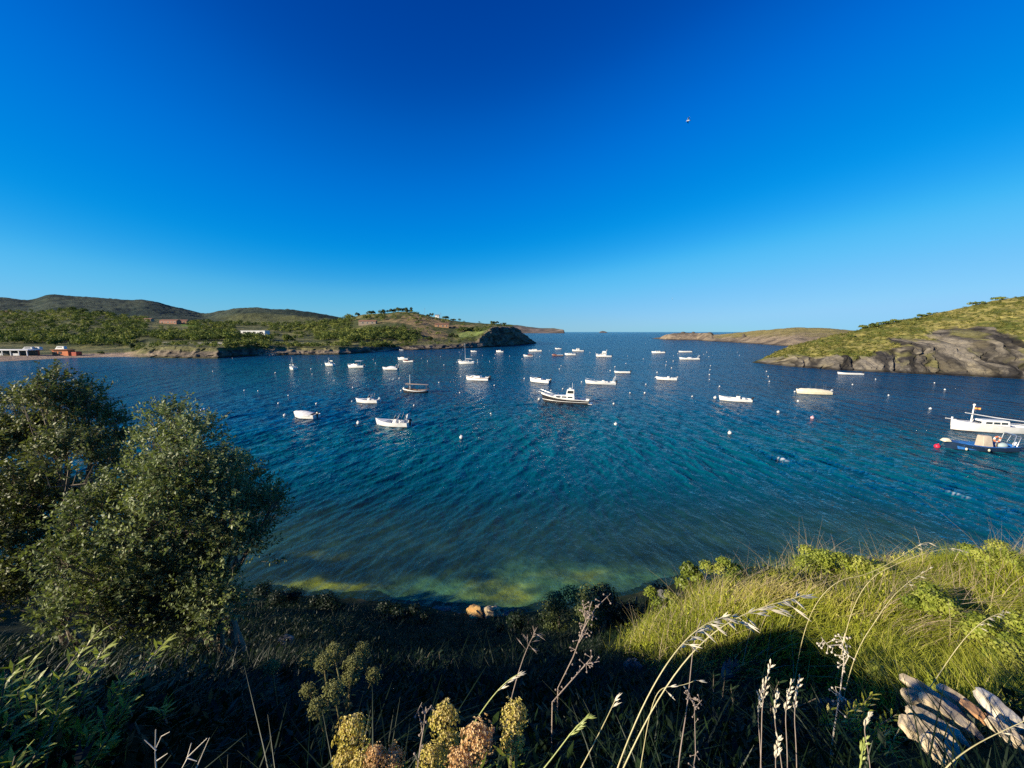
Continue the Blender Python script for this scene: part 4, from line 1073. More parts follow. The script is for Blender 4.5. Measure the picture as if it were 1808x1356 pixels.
# black-hulled fishing boat
t, L = boat(1000, 713.5, 84, 165, 'fishing_boat', 'black-hulled fishing boat with white topsides and tall white wheelhouse', 'fishing boat', 'black fishing boat', 2.9)
w, f, x = make_hull(t, L, 2.9, 0.85, 0.95, 1.9, draft=0.5, cockpit=(0.03, 0.34), sole=0.4, mats=('black', 'black', 'gelcoat'), boot=0.36, rake=0.8, full=2.6, stripe_at=(0.76, 0.99))
for sg in (1, -1):
    MB().tube([(x(q, 0.62), sg * (w(q) * (0.955 - 0.2 * q ** 3)), 0.44 + 0.5 * max(0, q - .5) ** 2) for q in [i / 12 for i in range(13)]], 0.045, 6).build('rubbing_strake', M['gelcoat'], t)
tr_ = cabin(t, w, f, x, 0.3, 0.78, 0.75, 0.74, front=0.5, name='trunk_cabin', nwin=3)
wh = cabin(t, w, f, x, 0.31, 0.5, 2.0, 0.56, front=0.35, name='wheelhouse', wz=(0.62, 0.88), nwin=1)
zt = min(f(.31), f(.5)) - 0.15 + 2.0
mast(t, x(0.36, 1), zt, 1.3, 0.05)
for q in (0.33, 0.44): bar(t, 'aerial', [(x(q, 1), 0.4, zt), (x(q, 1) - 0.2, 0.4, zt + 1.2)], 0.02)
MB().ball((x(0.4, 1), 0, zt + 0.14), (0.32, 0.32, 0.16)).build('radar', M['gelcoat'], t)
pulpit(t, w, f, x, 0.68, 0.55)
MB().box((x(-0.03, 0.3), 0, 0.16), (0.8, 2.3, 0.09), bev=0.03).build('swim_platform', M['gelcoat'], t)
for q in (0.06, 0.16, 0.26):
    for sg in (1, -1): bar(t, 'stanchion', [(x(q, 1), sg * w(q) * 0.94, f(q)), (x(q, 1), sg * w(q) * 0.94, f(q) + 0.5)], 0.02)
for sg in (1, -1): bar(t, 'stern_rail', [(x(0.02, 1), sg * w(0.02) * 0.94, f(0.02) + 0.5), (x(0.27, 1), sg * w(0.27) * 0.94, f(0.27) + 0.5)], 0.022)
bar(t, 'anchor_roller', [(x(0.93, 1), 0, f(0.93)), (x(1, 1) + 0.55, 0, f(1) + 0.15)], 0.07, 'gelcoat')
# dark wooden boat with awning
t, L = boat(732, 694.5, 47, 172, 'wooden_boat', 'dark double-ended wooden boat with bare mast and brown flat awning', 'boat', 'brown-awning boat', 2.0)
w, f, x = make_hull(t, L, 2.0, 0.95, 0.62, 1.05, draft=0.35, double=True, cockpit=(0.1, 0.86), mats=('black', 'black', 'gelcoat'), deck='wood', rake=0.3, stripe_at=(0.62, 0.97))
mast(t, x(0.72, 1), 0.3, 3.9, 0.075, 'alu')
for q in (0.04, 0.74):
    for sy in (-1, 1): bar(t, 'awning_post', [(x(q, 1), sy * 0.6, 0.5), (x(q, 1), sy * 0.62, 1.95)], 0.035, 'wood')
MB().box((x(0.42, 1), 0, 2.0), (L * 0.92, 1.55, 0.07), bev=0.03).build('awning', M['awning'], t)
bar(t, 'boom', [(x(0.0, 1), 0, 1.95), (x(0.9, 1), 0, 2.15)], 0.045, 'wood')
for q in (0.2, 0.5): MB().box((x(q, 1), 0, 0.42), (0.28, 1.45 * math.sin(math.pi * q) ** 0.6, 0.05)).build('thwart', M['wood'], t)
MB().ball((x(0.93, 1), 0.3, 1.0), (0.2, 0.2, 0.25)).build('fender', M['buoy'], t)
# tall-masted sailing yacht
def yacht(u, v, px, head, hgt, label, handle, dark=False, cov=None, Bm=2.6):
    t, L = boat(u, v, px, head, 'sailing_yacht', label, 'sailboat', handle, Bm)
    w, f, x = make_hull(t, L, Bm, 0.85, 0.9, 1.2, draft=0.4, tr=0.72, cockpit=(0.06, 0.3), sole=0.4, full=2.0, rake=0.6)
    cabin(t, w, f, x, 0.32, 0.74, 0.5, 0.62, front=0.5, nwin=3, wz=(0.3, 0.75))
    mast(t, x(0.56, 1), 0.8, hgt, 0.085, 'alu', [(x(0.99, 1), 0, 1.2), (x(0.01, 1), 0, 0.9), (x(0.54, 1), w(0.54), 0.95), (x(0.54, 1), -w(0.54), 0.95)])
    b = bar(t, 'boom', [(x(0.55, 1), 0, 2.0), (x(0.12, 1), 0, 1.95)], 0.06, 'alu')
    MB().tube([(x(0.54, 1), 0, 2.14), (x(0.34, 1), 0, 2.16), (x(0.14, 1), 0, 2.08)], [0.17, 0.15, 0.08], 8).build('furled_sail', M['canvas_dark' if dark else 'canvas'], b)
    if cov: MB().box((x(0.28, 1), 0, 2.25), (L * 0.38, Bm * 0.75, 0.08), bev=0.03).build('canopy', M[cov], t)
    if cov:
        for sx in (0.14, 0.42):
            for sy in (-1, 1): bar(t, 'canopy_post', [(x(sx, 1), sy * Bm * 0.32, 0.85), (x(sx, 1), sy * Bm * 0.33, 2.22)], 0.03)
    pulpit(t, w, f, x, 0.75, 0.55)
    return t
yacht(823, 642.5, 28, 175, 8.2, 'white sailing yacht with the tallest bare mast, below the headland', 'tall-masted yacht')
yacht(515, 652.5, 19, 140, 3.6, 'small white sailboat with dark canopy over its cockpit, leftmost of the moored boats', 'leftmost sailboat', dark=True, cov='canvas_dark', Bm=2.4)
yacht(580, 646, 20, 160, 2.6, 'small white sailboat with short mast and low dark cabin, right of the leftmost one', 'short-masted sailboat', dark=True, Bm=2.2)
cruiser(627, 649.5, 31, 172, 'white cabin cruiser with a wide white hardtop and open dark cockpit', 'hardtop cruiser', hard=True, ch=0.8, fb=1.2)
open_boat(688, 653, 30, 168, 'white motorboat with covered console and upright stern cover', 'covered-console boat', Bm=2.2, fb=1.0, arch=True, cov='canvas', covh=0.7, covr=(0.1, 0.7), cons=False)
cruiser(711, 635.5, 20, 172, 'white cruiser with dark windscreen, farther of an overlapping pair', 'farther boat of the pair', ch=0.7, aerial=1.6, rail=False)
open_boat(720, 639.5, 20, 170, 'white open boat with brown-red covered bow, nearer of an overlapping pair', 'nearer boat of the pair', Bm=2.0, fb=0.9, cov='maroon', covh=0.4, covr=(0.45, 0.95), cons=False)
open_boat(708, 618.8, 8, 175, 'tiny white boat at the foot of the headland trees', 'boat by headland trees', Bm=1.7, fb=0.8, cons=False)
open_boat(836.5, 621.3, 11, 175, 'tiny white boat right of the tall yacht mast, under the dark cliff', 'tiny boat by the cliff', Bm=1.8, fb=0.9)
cruiser(882.5, 622, 13, 172, 'small white cruiser with rounded top in front of the dark cliff', 'small cruiser by the cliff', ch=0.8, rail=False)
open_boat(933, 629.5, 17, 170, 'white boat with a dark red awning over its stern', 'boat with red awning', Bm=2.2, fb=1.1, cov='maroon', covh=0.6, covr=(0.05, 0.6), cons=False)
cruiser(945.5, 620.6, 23, 170, 'long white cruiser with central cabin just behind the red-awninged boat', 'long far cruiser', ch=0.9, rail=False, Bm=2.8)
open_boat(986, 616.5, 11, 172, 'tiny white boat farthest out in the middle of the bay', 'farthest middle boat', Bm=2.0, fb=1.0)
open_boat(985, 628.5, 20, 172, 'low brown-red boat with white middle, left of a white boat', 'brown-red boat', Bm=2.2, fb=0.9, hullc='brownred', covh=0.45, cov='maroon', covr=(0.6, 0.95), cons=False)
cruiser(1007.5, 627.2, 19, 172, 'white boat touching the brown-red one, grey outboard at its stern', 'brown-red boat neighbour', ch=0.55, rail=False)
cruiser(1021, 620.4, 20, 172, 'white boat with small upright cabin behind the brown-red one', 'upright-cabin boat', ch=0.5, wheel=True, rail=False, cab=(0.4, 0.7))
cruiser(1067, 630.3, 27, 170, 'white cruiser with tall stepped flybridge and radar arch', 'flybridge cruiser', ch=0.9, fly=True, wheel=True, Bm=2.8, screen=False)
cruiser(1163.5, 623.6, 22, 168, 'white low-cabin cruiser alone before the peninsula tip', 'low-cabin cruiser', ch=0.7, rail=False)
open_boat(1211, 622, 22, 172, 'slim white open boat directly behind a white boat with stern cover', 'slim far boat', Bm=2.0, fb=1.0, fm=0.7, cons=False)
open_boat(1219, 635, 33, 168, 'white motorboat with console and raised stern cover, in front of a slim boat', 'raised-cover boat', Bm=2.4, fb=1.15, arch=True, cov='canvas', covh=0.6, covr=(0.35, 0.62), cons=False, flag=True)
# white double-ended launch at the right edge
t, L = boat(1792, 766.5, 168, 173, 'white_launch', 'large white double-ended launch with bare mast, yellow-red flag and long slanting spar', 'boat', 'white launch', 3.0)
w, f, x = make_hull(t, L, 3.0, 1.0, 0.92, 1.45, draft=0.5, double=True, cockpit=(0.1, 0.5), sole=0.35, mats=('gelcoat', 'antifoul', 'gelcoat'), rake=0.2, stripe_at=(0.7, 0.96))
cabin(t, w, f, x, 0.50, 0.76, 0.85, 0.62, front=0.25, nwin=3, wz=(0.42, 0.75))
mast(t, x(0.81, 1), 0.9, 2.75, 0.10, 'gelcoat')
MB().ball((x(0.81, 1), 0, 3.68), 0.16).build('masthead_light', M['gelcoat'], t)
fl = MB(); cols = []
for j, (za, zb, mi) in enumerate(((3.30, 3.37, 1), (3.10, 3.30, 0), (3.03, 3.10, 1))):
    v = []
    for i in range(7):
        for z in (za, zb): v.append((x(0.81, 1) - 0.1 - i * 0.13, 0.05 * math.sin(i * 1.1), z - 0.01 * i))
    fl.add(v, [(2 * i, 2 * i + 1, 2 * i + 3, 2 * i + 2) for i in range(6)], mi)
fl.build('flag', [surf('flag_yellow', (0.72, 0.52, 0.12), (0.6, 0.42, 0.1), 3, 0.8), surf('flag_red', (0.5, 0.06, 0.04), (0.4, 0.05, 0.03), 3, 0.8)], t)
bar(t, 'lateen_spar', [(x(0.895, 1), 0.2, 2.55), (x(0.6, 1), 0.2, 1.98), (x(0.3, 1), 0.2, 1.55), (x(0.02, 1), 0.2, 1.42)], [0.05, 0.07, 0.07, 0.05], 'gelcoat')
MB().tube([(x(0.985, 1), 0, 0.6), (x(0.995, 1), 0, 1.85)], [0.13, 0.11], 8).build('stem_post', M['gelcoat'], t)
bar(t, 'bowsprit', [(x(0.95, 1), 0, 1.45), (x(1, 1) + 0.75, 0, 1.62)], 0.06, 'gelcoat')
for q in (0.06, 0.47): bar(t, 'spar_crutch', [(x(q, 1), 0.2, 0.9), (x(q, 1), 0.2, 1.5)], 0.04, 'wood')
# dark blue workboat in front of it
t, L = boat(1747, 798.5, 106, 172, 'workboat', 'dark blue open fishing boat with beige box, lifebuoy and stern gallows', 'fishing boat', 'dark blue workboat', 2.3)
w, f, x = make_hull(t, L, 2.3, 0.62, 0.55, 1.15, draft=0.4, cockpit=(0.04, 0.84), sole=0.15, mats=('navy', 'black', 'navy'), deck='blue', rake=0.7, full=2.6)
MB().box((x(0.965, 1), 0, 1.12), (0.85, 0.75, 0.42), taper=0.75, bev=0.1).build('bow_cushion', M['cream'], t)
for q in (0.78, 0.62): MB().box((x(q, 1), 0, 0.62), (0.26, 2 * w(q) * 0.9, 0.06)).build('thwart', M['blue'], t)
for sy in (-1, 1): bar(t, 'gunwale_rail', [(x(q, 1), sy * (w(q) - 0.04), f(q) + 0.05) for q in (0.1, 0.3, 0.5, 0.7, 0.85)], 0.04, 'blue')
MB().box((x(0.42, 1), 0, 0.95), (1.15, 1.1, 1.6), taper=0.72, shift=0.12, bev=0.04).build('engine_box', M['beige'], t)
ring = MB()
ring.rings([[(x(0.30, 1) + (0.30 + 0.1 * math.cos(b)) * math.cos(a), 0.45 + 0.1 * math.sin(b), 1.42 + (0.30 + 0.1 * math.cos(b)) * math.sin(a)) for b in [k * math.pi / 4 for k in range(8)]] for a in [k * math.pi / 10 for k in range(21)]])
for i in range(len(ring.f)): ring.m[i] = 1 if (i // 8) % 5 < 2 else 0
ring.build('lifebuoy', [M['orange'], M['buoy']], t)
bar(t, 'lifebuoy_post', [(x(0.30, 1), 0.45, 0.3), (x(0.30, 1), 0.45, 1.15)], 0.04, 'wood')
MB().ball((x(0.19, 1), 0.2, 0.62), (0.55, 0.5, 0.36)).build('net_tarp', M['bottle_glass'], t)
hoop(t, 'stern_gallows', x(0.1, 1), x(0.06, 1), 0.6, 2.0, 0.75, 0.045)
hoop(t, 'stern_gallows', x(0.02, 1), x(-0.03, 1), 0.6, 1.75, 0.6, 0.035)
e_ = MB().box((x(0, 1) - 0.25, 0, 0.25), (0.22, 0.2, 1.0), bev=0.03).build('outboard_motor', M['gelcoat'], t)
MB().box((x(0, 1) - 0.28, 0, 0.78), (0.5, 0.34, 0.42), taper=0.75, bev=0.06).build('cowling', M['gelcoat'], e_)
MB().box((x(0.3, 1), 1.05, 0.52), (0.9, 0.06, 0.1)).build('name_board', M['deck_white'], t)
for q in (0.78, 0.5): MB().ball((x(q, 1), w(q) + 0.1, 0.28), (0.11, 0.11, 0.16)).build('fender', M['cream'], t)

# ------------------------------------------------------------------ mooring buoys
BU = [(431,690),(455,691),(509,699),(491,713),(360,724),(355,724.5),(549,652),(551,661),(581,659),(590,672),(486,659),(376,656),(410,632.5),(568,644),(502,734.5),(558,714),
 (659,635),(663,641.5),(744,633),(755,638),(778,629.5),(784,645),(807,640),(843,636),(811,622),(833,628),(852,628),(814,665),(775,676),(812,694),(688,670),(694.5,670),(623,685),(705,668.5),
 (621,709),(708,690.5),(874.5,626),(873,632.5),(900,629),(864.5,638),(843.6,640),(922,634),(953,630),(970,620),(1000,606),(991,646),(988,652),(926,669),(873,681),(864.5,669),(994,687),(952,706),
 (1027,675),(1078,655),(1086,648),(1084,714),(973,690),(1042,623),(1002,632),(1108,629),(1136,634),(1105.5,642),(1140,606),(1140,596.5),(1187,606),(1177,639),(1176,645),(1186,650),(1160.5,658),
 (1158,667),(1141,679),(1113,694.5),(1139,694.5),(1189,638),(1189,628),(1197,624.5),(1248,622),(1243,626),(1252,630),(1302,622),(1306,627.5),(1255,646),(1254,653),(1253,662),(1253,670.5),(1271,683),
 (1263,703.5),(1201,632.5),(1223,700.5),(1354,656),(1357,665),(1359,674),(1404,692),(1410,709),(1506,679.5),(1547,670),(1570,698.5),(1644,722.5),(1669.5,688.5),(1651,676.5),(1375,728.5),(1686,753),
 (731,716.5),(633,748),(866.5,731),(815,774),(1088,750),(1290,766),(1435,739,'pink'),(1656,790,'red')]
def buoy_mesh(mat, name):
    m = MB().ball((0, 0, 0.10), (0.27, 0.27, 0.25), 14, 10).tube([(0, 0, 0.33), (0, 0, 0.42)], [0.07, 0.055], 8)
    o = m.build('mooring_buoy', M[mat]); me = o.data; me.name = name; bpy.data.objects.remove(o); return me
BM = {k: buoy_mesh(k, 'buoy_' + k) for k in ('buoy', 'pink', 'red')}
SIZE = {(815, 774): 1.05, (1088, 750): 1.0, (1290, 766): 1.0, (633, 748): 1.2, (502, 734.5): 0.95, (1656, 790): 1.15, (1435, 739): 1.05, (952, 706): 1.1, (1263, 703.5): 1.25, (1686, 753): 1.2}
claims = {}
for b in BU:
    u, v = b[0], b[1]
    best = min(BOATS, key=lambda q: ((u - q[1]) / 1.6) ** 2 + ((v - q[2]) * 1.0) ** 2)
    dx, dv = u - best[1], v - best[2]
    w_ = best[3] * 0.5
    if abs(dx) <= w_ and dv < 0: where = 'behind the'
    elif abs(dx) <= w_: where = 'in front of the'
    else: where = ('left of the' if dx < 0 else 'right of the') if abs(dv) < 9 + abs(dx) * 0.18 else (('behind and left of the' if dx < 0 else 'behind and right of the') if dv < 0 else ('nearer and left of the' if dx < 0 else 'nearer and right of the'))
    claims.setdefault((best[0], where, b[2] if len(b) > 2 else 'white'), []).append((math.hypot(dx / 1.6, dv), b))
ORD = ['closest', 'second closest', 'third closest', 'fourth closest', 'fifth closest', 'sixth closest', 'seventh closest', 'eighth closest', 'ninth closest', 'tenth closest']
for (handle, where, colour), lst in claims.items():
    for i, (_d, b) in enumerate(sorted(lst, key=lambda q: q[0])):
        P = on_water(b[0], b[1])
        o = bpy.data.objects.new('mooring_buoy', BM[b[2] if len(b) > 2 else 'buoy']); COL.objects.link(o)
        s_ = SIZE.get((b[0], b[1]), 0.58 + 0.30 * rnd.random()) * (1.0 if P[1] < 120 else 1.08)
        o.location = (P[0], P[1] + 0.15, 0.02 * rnd.uniform(-1, 1)); o.scale = (s_,) * 3
        o.rotation_euler = (R(rnd.uniform(-14, 14)), R(rnd.uniform(4, 20)), rnd.uniform(0, 6))
        col_ = {'white': 'white', 'pink': 'red and white', 'red': 'bright red'}[colour]
        lab = (f'{col_} mooring buoy {where} {handle}' if len(lst) == 1 else f'white mooring buoy {where} {handle}, {ORD[i]} to it')
        tag(o, lab, 'buoy', 'mooring buoys across the bay')

# ------------------------------------------------------------------ birds
def bird(u, v, dist, span, name, label, bank, rz):
    d = ray(u, v); d = d / np.linalg.norm(d); P = d * dist + np.array([0, 0, CAM_H])
    t = thing(name, P, rz, label, 'bird', 'seabirds in the air'); t.rotation_euler = (R(bank), R(4), rz)
    white = surf('bird_white', (0.8, 0.8, 0.8), (0.66, 0.66, 0.68), 8, 0.7); dark = surf('bird_dark', (0.03, 0.03, 0.035), (0.06, 0.06, 0.06), 8, 0.7)
    s = span
    MB().rings([[(xx * s, math.cos(a) * r_ * s, math.sin(a) * r_ * s + zz * s) for a in [k * math.pi / 4 for k in range(8)]] for xx, r_, zz in
                ((0.27, 0.006, 0.0), (0.235, 0.018, 0.006), (0.20, 0.034, 0.012), (0.14, 0.036, 0.006), (0.05, 0.056, 0), (-0.06, 0.05, 0), (-0.16, 0.026, 0.004), (-0.2, 0.012, 0.006))], cap0=True, cap1=True).build('body', white, t)
    MB().add([(-0.17 * s, -.02 * s, 0), (-0.17 * s, .02 * s, 0), (-0.3 * s, .06 * s, 0), (-0.3 * s, -.06 * s, 0), (-0.17 * s, 0, .012 * s), (-0.3 * s, 0, .008 * s)], [(0, 1, 2, 3), (0, 3, 5, 4), (1, 4, 5, 2), (0, 4, 1), (3, 2, 5)]).build('tail', dark, t)
    for sy, dz in ((1, 0.55), (-1, 0.35)):
        v_ = []
        for yy, xa, xb, z in ((0.03, 0.10, -0.06, 0.02), (0.2, 0.12, -0.05, 0.10 * dz * 2), (0.36, 0.07, -0.06, 0.11 * dz * 2), (0.5, -0.06, -0.09, 0.08 * dz * 2)):
            v_ += [(xa * s, sy * yy * s, z * s), (xb * s, sy * yy * s, z * s), (xb * s, sy * yy * s, (z - .008) * s), (xa * s, sy * yy * s, (z - 0.012) * s)]
        m = MB().add(v_, [(4 * i + k, 4 * i + (k + 1) % 4, 4 * i + 4 + (k + 1) % 4, 4 * i + 4 + k) for i in range(3) for k in range(4)] + [(0, 3, 2, 1), (12, 13, 14, 15)])
        for i in range(12): m.m[i] = 1 if i >= 8 else 0
        m.build('wing', [white if sy > 0 else dark, dark], t)
bird(1215.5, 213, 62, 0.95, 'seagull', 'black and white seagull flying high in the blue sky', 20, 2.9)
bird(1187, 528, 150, 1.25, 'seagull', 'faint distant bird low above the horizon', 70, 1.2)

# mooring ropes from the nearest bows down to their buoys
for (ua, va, ub, vb, za, lab) in ((657, 744, 634, 747.5, 0.95, 'slack mooring rope from the long open white boat to its buoy'), (1692, 760, 1687, 752.5, 0.7, 'mooring rope from the white launch to its buoy'), (1683, 793, 1658, 789.5, 0.7, 'mooring rope from the dark blue workboat to the red buoy')):
    A, Bq = on_water(ua, va) + np.array([0, 1.0, za]), on_water(ub, vb) + np.array([0, 0.15, 0.1])
    mid = [A + (Bq - A) * q + np.array([0, 0, -0.25 * math.sin(math.pi * q)]) for q in (0, .25, .5, .75, 1)]
    o = MB().tube([m_ - A for m_ in mid], 0.018, 5).build('mooring_rope', M['rope']); o.location = A
    tag(o, lab, 'rope', 'mooring ropes')
# ------------------------------------------------------------------ foreground bank
hz = lambda x, y: float(near_h(np.array([x]), np.array([y]))[0])
def slope_pts(n, x0, x1, y0, y1, g, dens=None):
    x = g.uniform(x0, x1, n); y = g.uniform(y0, y1, n)
    if dens is not None:
        k = g.uniform(0, 1, n) < dens(x, y); x, y = x[k], y[k]
    z = near_h(x, y); k = z > 0.35
    return np.stack([x[k], y[k], z[k]], 1)
def blades(P, H, W, lean, bend, g, segs=4):
    """tapering grass blades: root P, height H, width W, lean (N,3) sideways reach at the tip"""
    n = len(P); ang = g.uniform(0, math.pi, n)
    side = np.stack([np.cos(ang), np.sin(ang), 0 * ang], 1)
    rows = []
    for k in range(segs + 1):
        s = k / segs
        c = P + np.array([0, 0, 1]) * (H * (s - bend * s * s * 0.45))[:, None] + lean * (s ** 1.7)[..., None] if False else \
            P + np.stack([0 * H, 0 * H, H * (s - 0.45 * bend * s * s)], 1) + lean * (s ** 1.7)
        w = (W * (1 - s ** 1.5) * 0.5 + 0.0006)[:, None]
        rows += [c - side * w, c + side * w]
    v = np.stack(rows, 1); m = 2 * (segs + 1)
    base = (np.arange(n) * m)[:, None]
    f = np.concatenate([base + np.array([[2 * k, 2 * k + 1, 2 * k + 3, 2 * k + 2]]) for k in range(segs)], 0)
    return v.reshape(-1, 3), f, m
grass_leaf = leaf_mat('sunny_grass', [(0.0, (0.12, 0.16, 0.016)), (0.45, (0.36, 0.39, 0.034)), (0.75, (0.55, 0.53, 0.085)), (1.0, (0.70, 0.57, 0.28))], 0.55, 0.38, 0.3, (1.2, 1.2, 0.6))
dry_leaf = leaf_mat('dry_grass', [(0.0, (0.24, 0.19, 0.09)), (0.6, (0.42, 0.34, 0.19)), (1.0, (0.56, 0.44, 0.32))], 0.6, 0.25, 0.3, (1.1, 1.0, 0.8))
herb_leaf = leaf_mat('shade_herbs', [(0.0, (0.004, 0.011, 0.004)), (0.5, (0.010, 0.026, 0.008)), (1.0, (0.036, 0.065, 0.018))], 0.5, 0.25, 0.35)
def spur_d(x, y):
    e = 1.9 + 0.35 * np.abs(y - 7) + 0.9 * (fbm(pv(x, y) * 0.7, 3))
    a = smooth(0, 1.0, x - e) * smooth(10.8, 9.4, y)
    gully = np.exp(-((x - 3.0) / 1.2) ** 2 - ((y - 4.3) / 1.3) ** 2)
    return a * (1 - gully) * smooth(1.4, 2.4, y) * (0.18 + 0.82 * smooth(0.30, 0.46, vnoise(pv(x, y) * 1.15 + 63)))
def grass_obj(name, P, g, hr, wr, lean_x, lean_y, bend, mat, tone_f, label=None, segs=4):
    n = len(P)
    cl = vnoise(P * np.array([1.3, 1.3, 0]) + 3)
    H = g.uniform(hr[0], hr[1], n) * (0.35 + 1.15 * cl)
    wx = fbm(P * np.array([1.6, 1.6, 0]) + 31, 4); wy = fbm(P * np.array([1.6, 1.6, 0]) + 77, 4)
    L = np.stack([g.normal(lean_x, 0.55, n) + 1.3 * wx, g.normal(lean_y, 0.5, n) + 1.5 * wy, 0 * H], 1) * H[:, None]
    v, f, m = blades(P - np.array([0, 0, 0.03]), H, g.uniform(wr[0], wr[1], n), L, np.full(n, bend), g, segs)
    o = mesh_np(name, v, f, mat, attrs={'tone': np.repeat(np.clip(tone_f(P, g), 0, 1), m)})
    return tag(o, label, name.replace('_', ' '), kind='stuff')
def lit_tone(P, g):
    return 0.54 + 0.75 * fbm(P * np.array([1.3, 1.3, 0]) + 8, 4) + g.normal(0, 0.17, len(P))
g = np.random.default_rng(50)
P = np.concatenate([slope_pts(105000, 1.2, 12.5, 4.2, 10.2, g, lambda x, y: spur_d(x, y) * 0.95), slope_pts(40000, 2.0, 8.0, 1.5, 4.6, g, lambda x, y: spur_d(x, y) * smooth(-0.2, 0.5, x - 1.05 * y + 0.4))])
grass_obj('tall_grass', P, g, (0.14, 0.42), (0.004, 0.010), 0.40, 0.0, 0.5, grass_leaf, lit_tone, 'bright yellow-green wind-bent grass on the sunlit rise at the right')
P = slope_pts(9000, 1.2, 12.5, 4.6, 10.2, g, lambda x, y: spur_d(x, y) * smooth(0.38, 0.62, vnoise(pv(x, y) * 0.9 + 20)))
grass_obj('dry_grass', P, g, (0.4, 0.8), (0.004, 0.008), 0.6, 0.05, 0.55, dry_leaf, lambda P, g: g.uniform(0, 1, len(P)), 'pale straw-coloured dry grass bending right on the sunlit rise')
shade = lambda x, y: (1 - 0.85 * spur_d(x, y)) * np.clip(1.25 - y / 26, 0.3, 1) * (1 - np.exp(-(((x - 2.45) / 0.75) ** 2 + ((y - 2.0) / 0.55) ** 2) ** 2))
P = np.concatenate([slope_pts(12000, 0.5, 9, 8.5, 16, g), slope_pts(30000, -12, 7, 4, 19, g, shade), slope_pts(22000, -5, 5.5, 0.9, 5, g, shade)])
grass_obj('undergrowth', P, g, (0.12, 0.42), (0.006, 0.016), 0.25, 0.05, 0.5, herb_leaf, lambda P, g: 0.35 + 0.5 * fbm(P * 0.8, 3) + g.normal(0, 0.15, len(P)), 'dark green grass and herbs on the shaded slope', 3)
g2 = np.random.default_rng(51)
P = slope_pts(5200, 1.2, 12.5, 1.6, 10.2, g2, lambda x, y: spur_d(x, y) * smooth(0.42, 0.6, vnoise(pv(x, y) * 1.4 + 50)))
idx = np.repeat(np.arange(len(P)), 12); d = unit(len(idx), g2); d[:, 2] = np.abs(d[:, 2]) * 0.9 + 0.3
c = P[idx] + d * g2.uniform(0.06, 0.30, len(idx))[:, None]
v, f = leaf_quads(c, d + 0.5 * unit(len(idx), g2), unit(len(idx), g2), g2.uniform(0.04, 0.09, len(idx)), g2.uniform(0.012, 0.03, len(idx)))
tag(mesh_np('meadow_herbs', v, f, grass_leaf, attrs={'tone': np.repeat(np.clip(0.3 + 0.8 * fbm(P[idx] * 1.1 + 4, 3) + g2.normal(0, 0.15, len(idx)), 0, 1), 4)}, smooth_shade=False),
    'patches of small broad leaves mixed into the sunlit grass at the right', 'herbs', kind='stuff')
# broad-leaved ground cover
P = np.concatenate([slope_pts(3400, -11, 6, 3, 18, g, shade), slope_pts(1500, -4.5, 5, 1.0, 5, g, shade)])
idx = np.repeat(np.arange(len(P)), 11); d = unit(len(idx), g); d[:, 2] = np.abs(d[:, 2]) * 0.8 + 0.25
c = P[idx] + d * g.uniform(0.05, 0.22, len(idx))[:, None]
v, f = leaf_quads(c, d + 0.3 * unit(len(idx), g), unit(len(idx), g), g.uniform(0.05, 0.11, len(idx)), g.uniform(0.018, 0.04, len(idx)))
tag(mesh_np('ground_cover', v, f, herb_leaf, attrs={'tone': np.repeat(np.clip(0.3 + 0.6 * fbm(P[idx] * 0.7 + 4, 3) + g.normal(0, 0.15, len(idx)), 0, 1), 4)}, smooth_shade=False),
    'low broad-leaved plants covering the shaded slope', 'ground cover', kind='stuff')

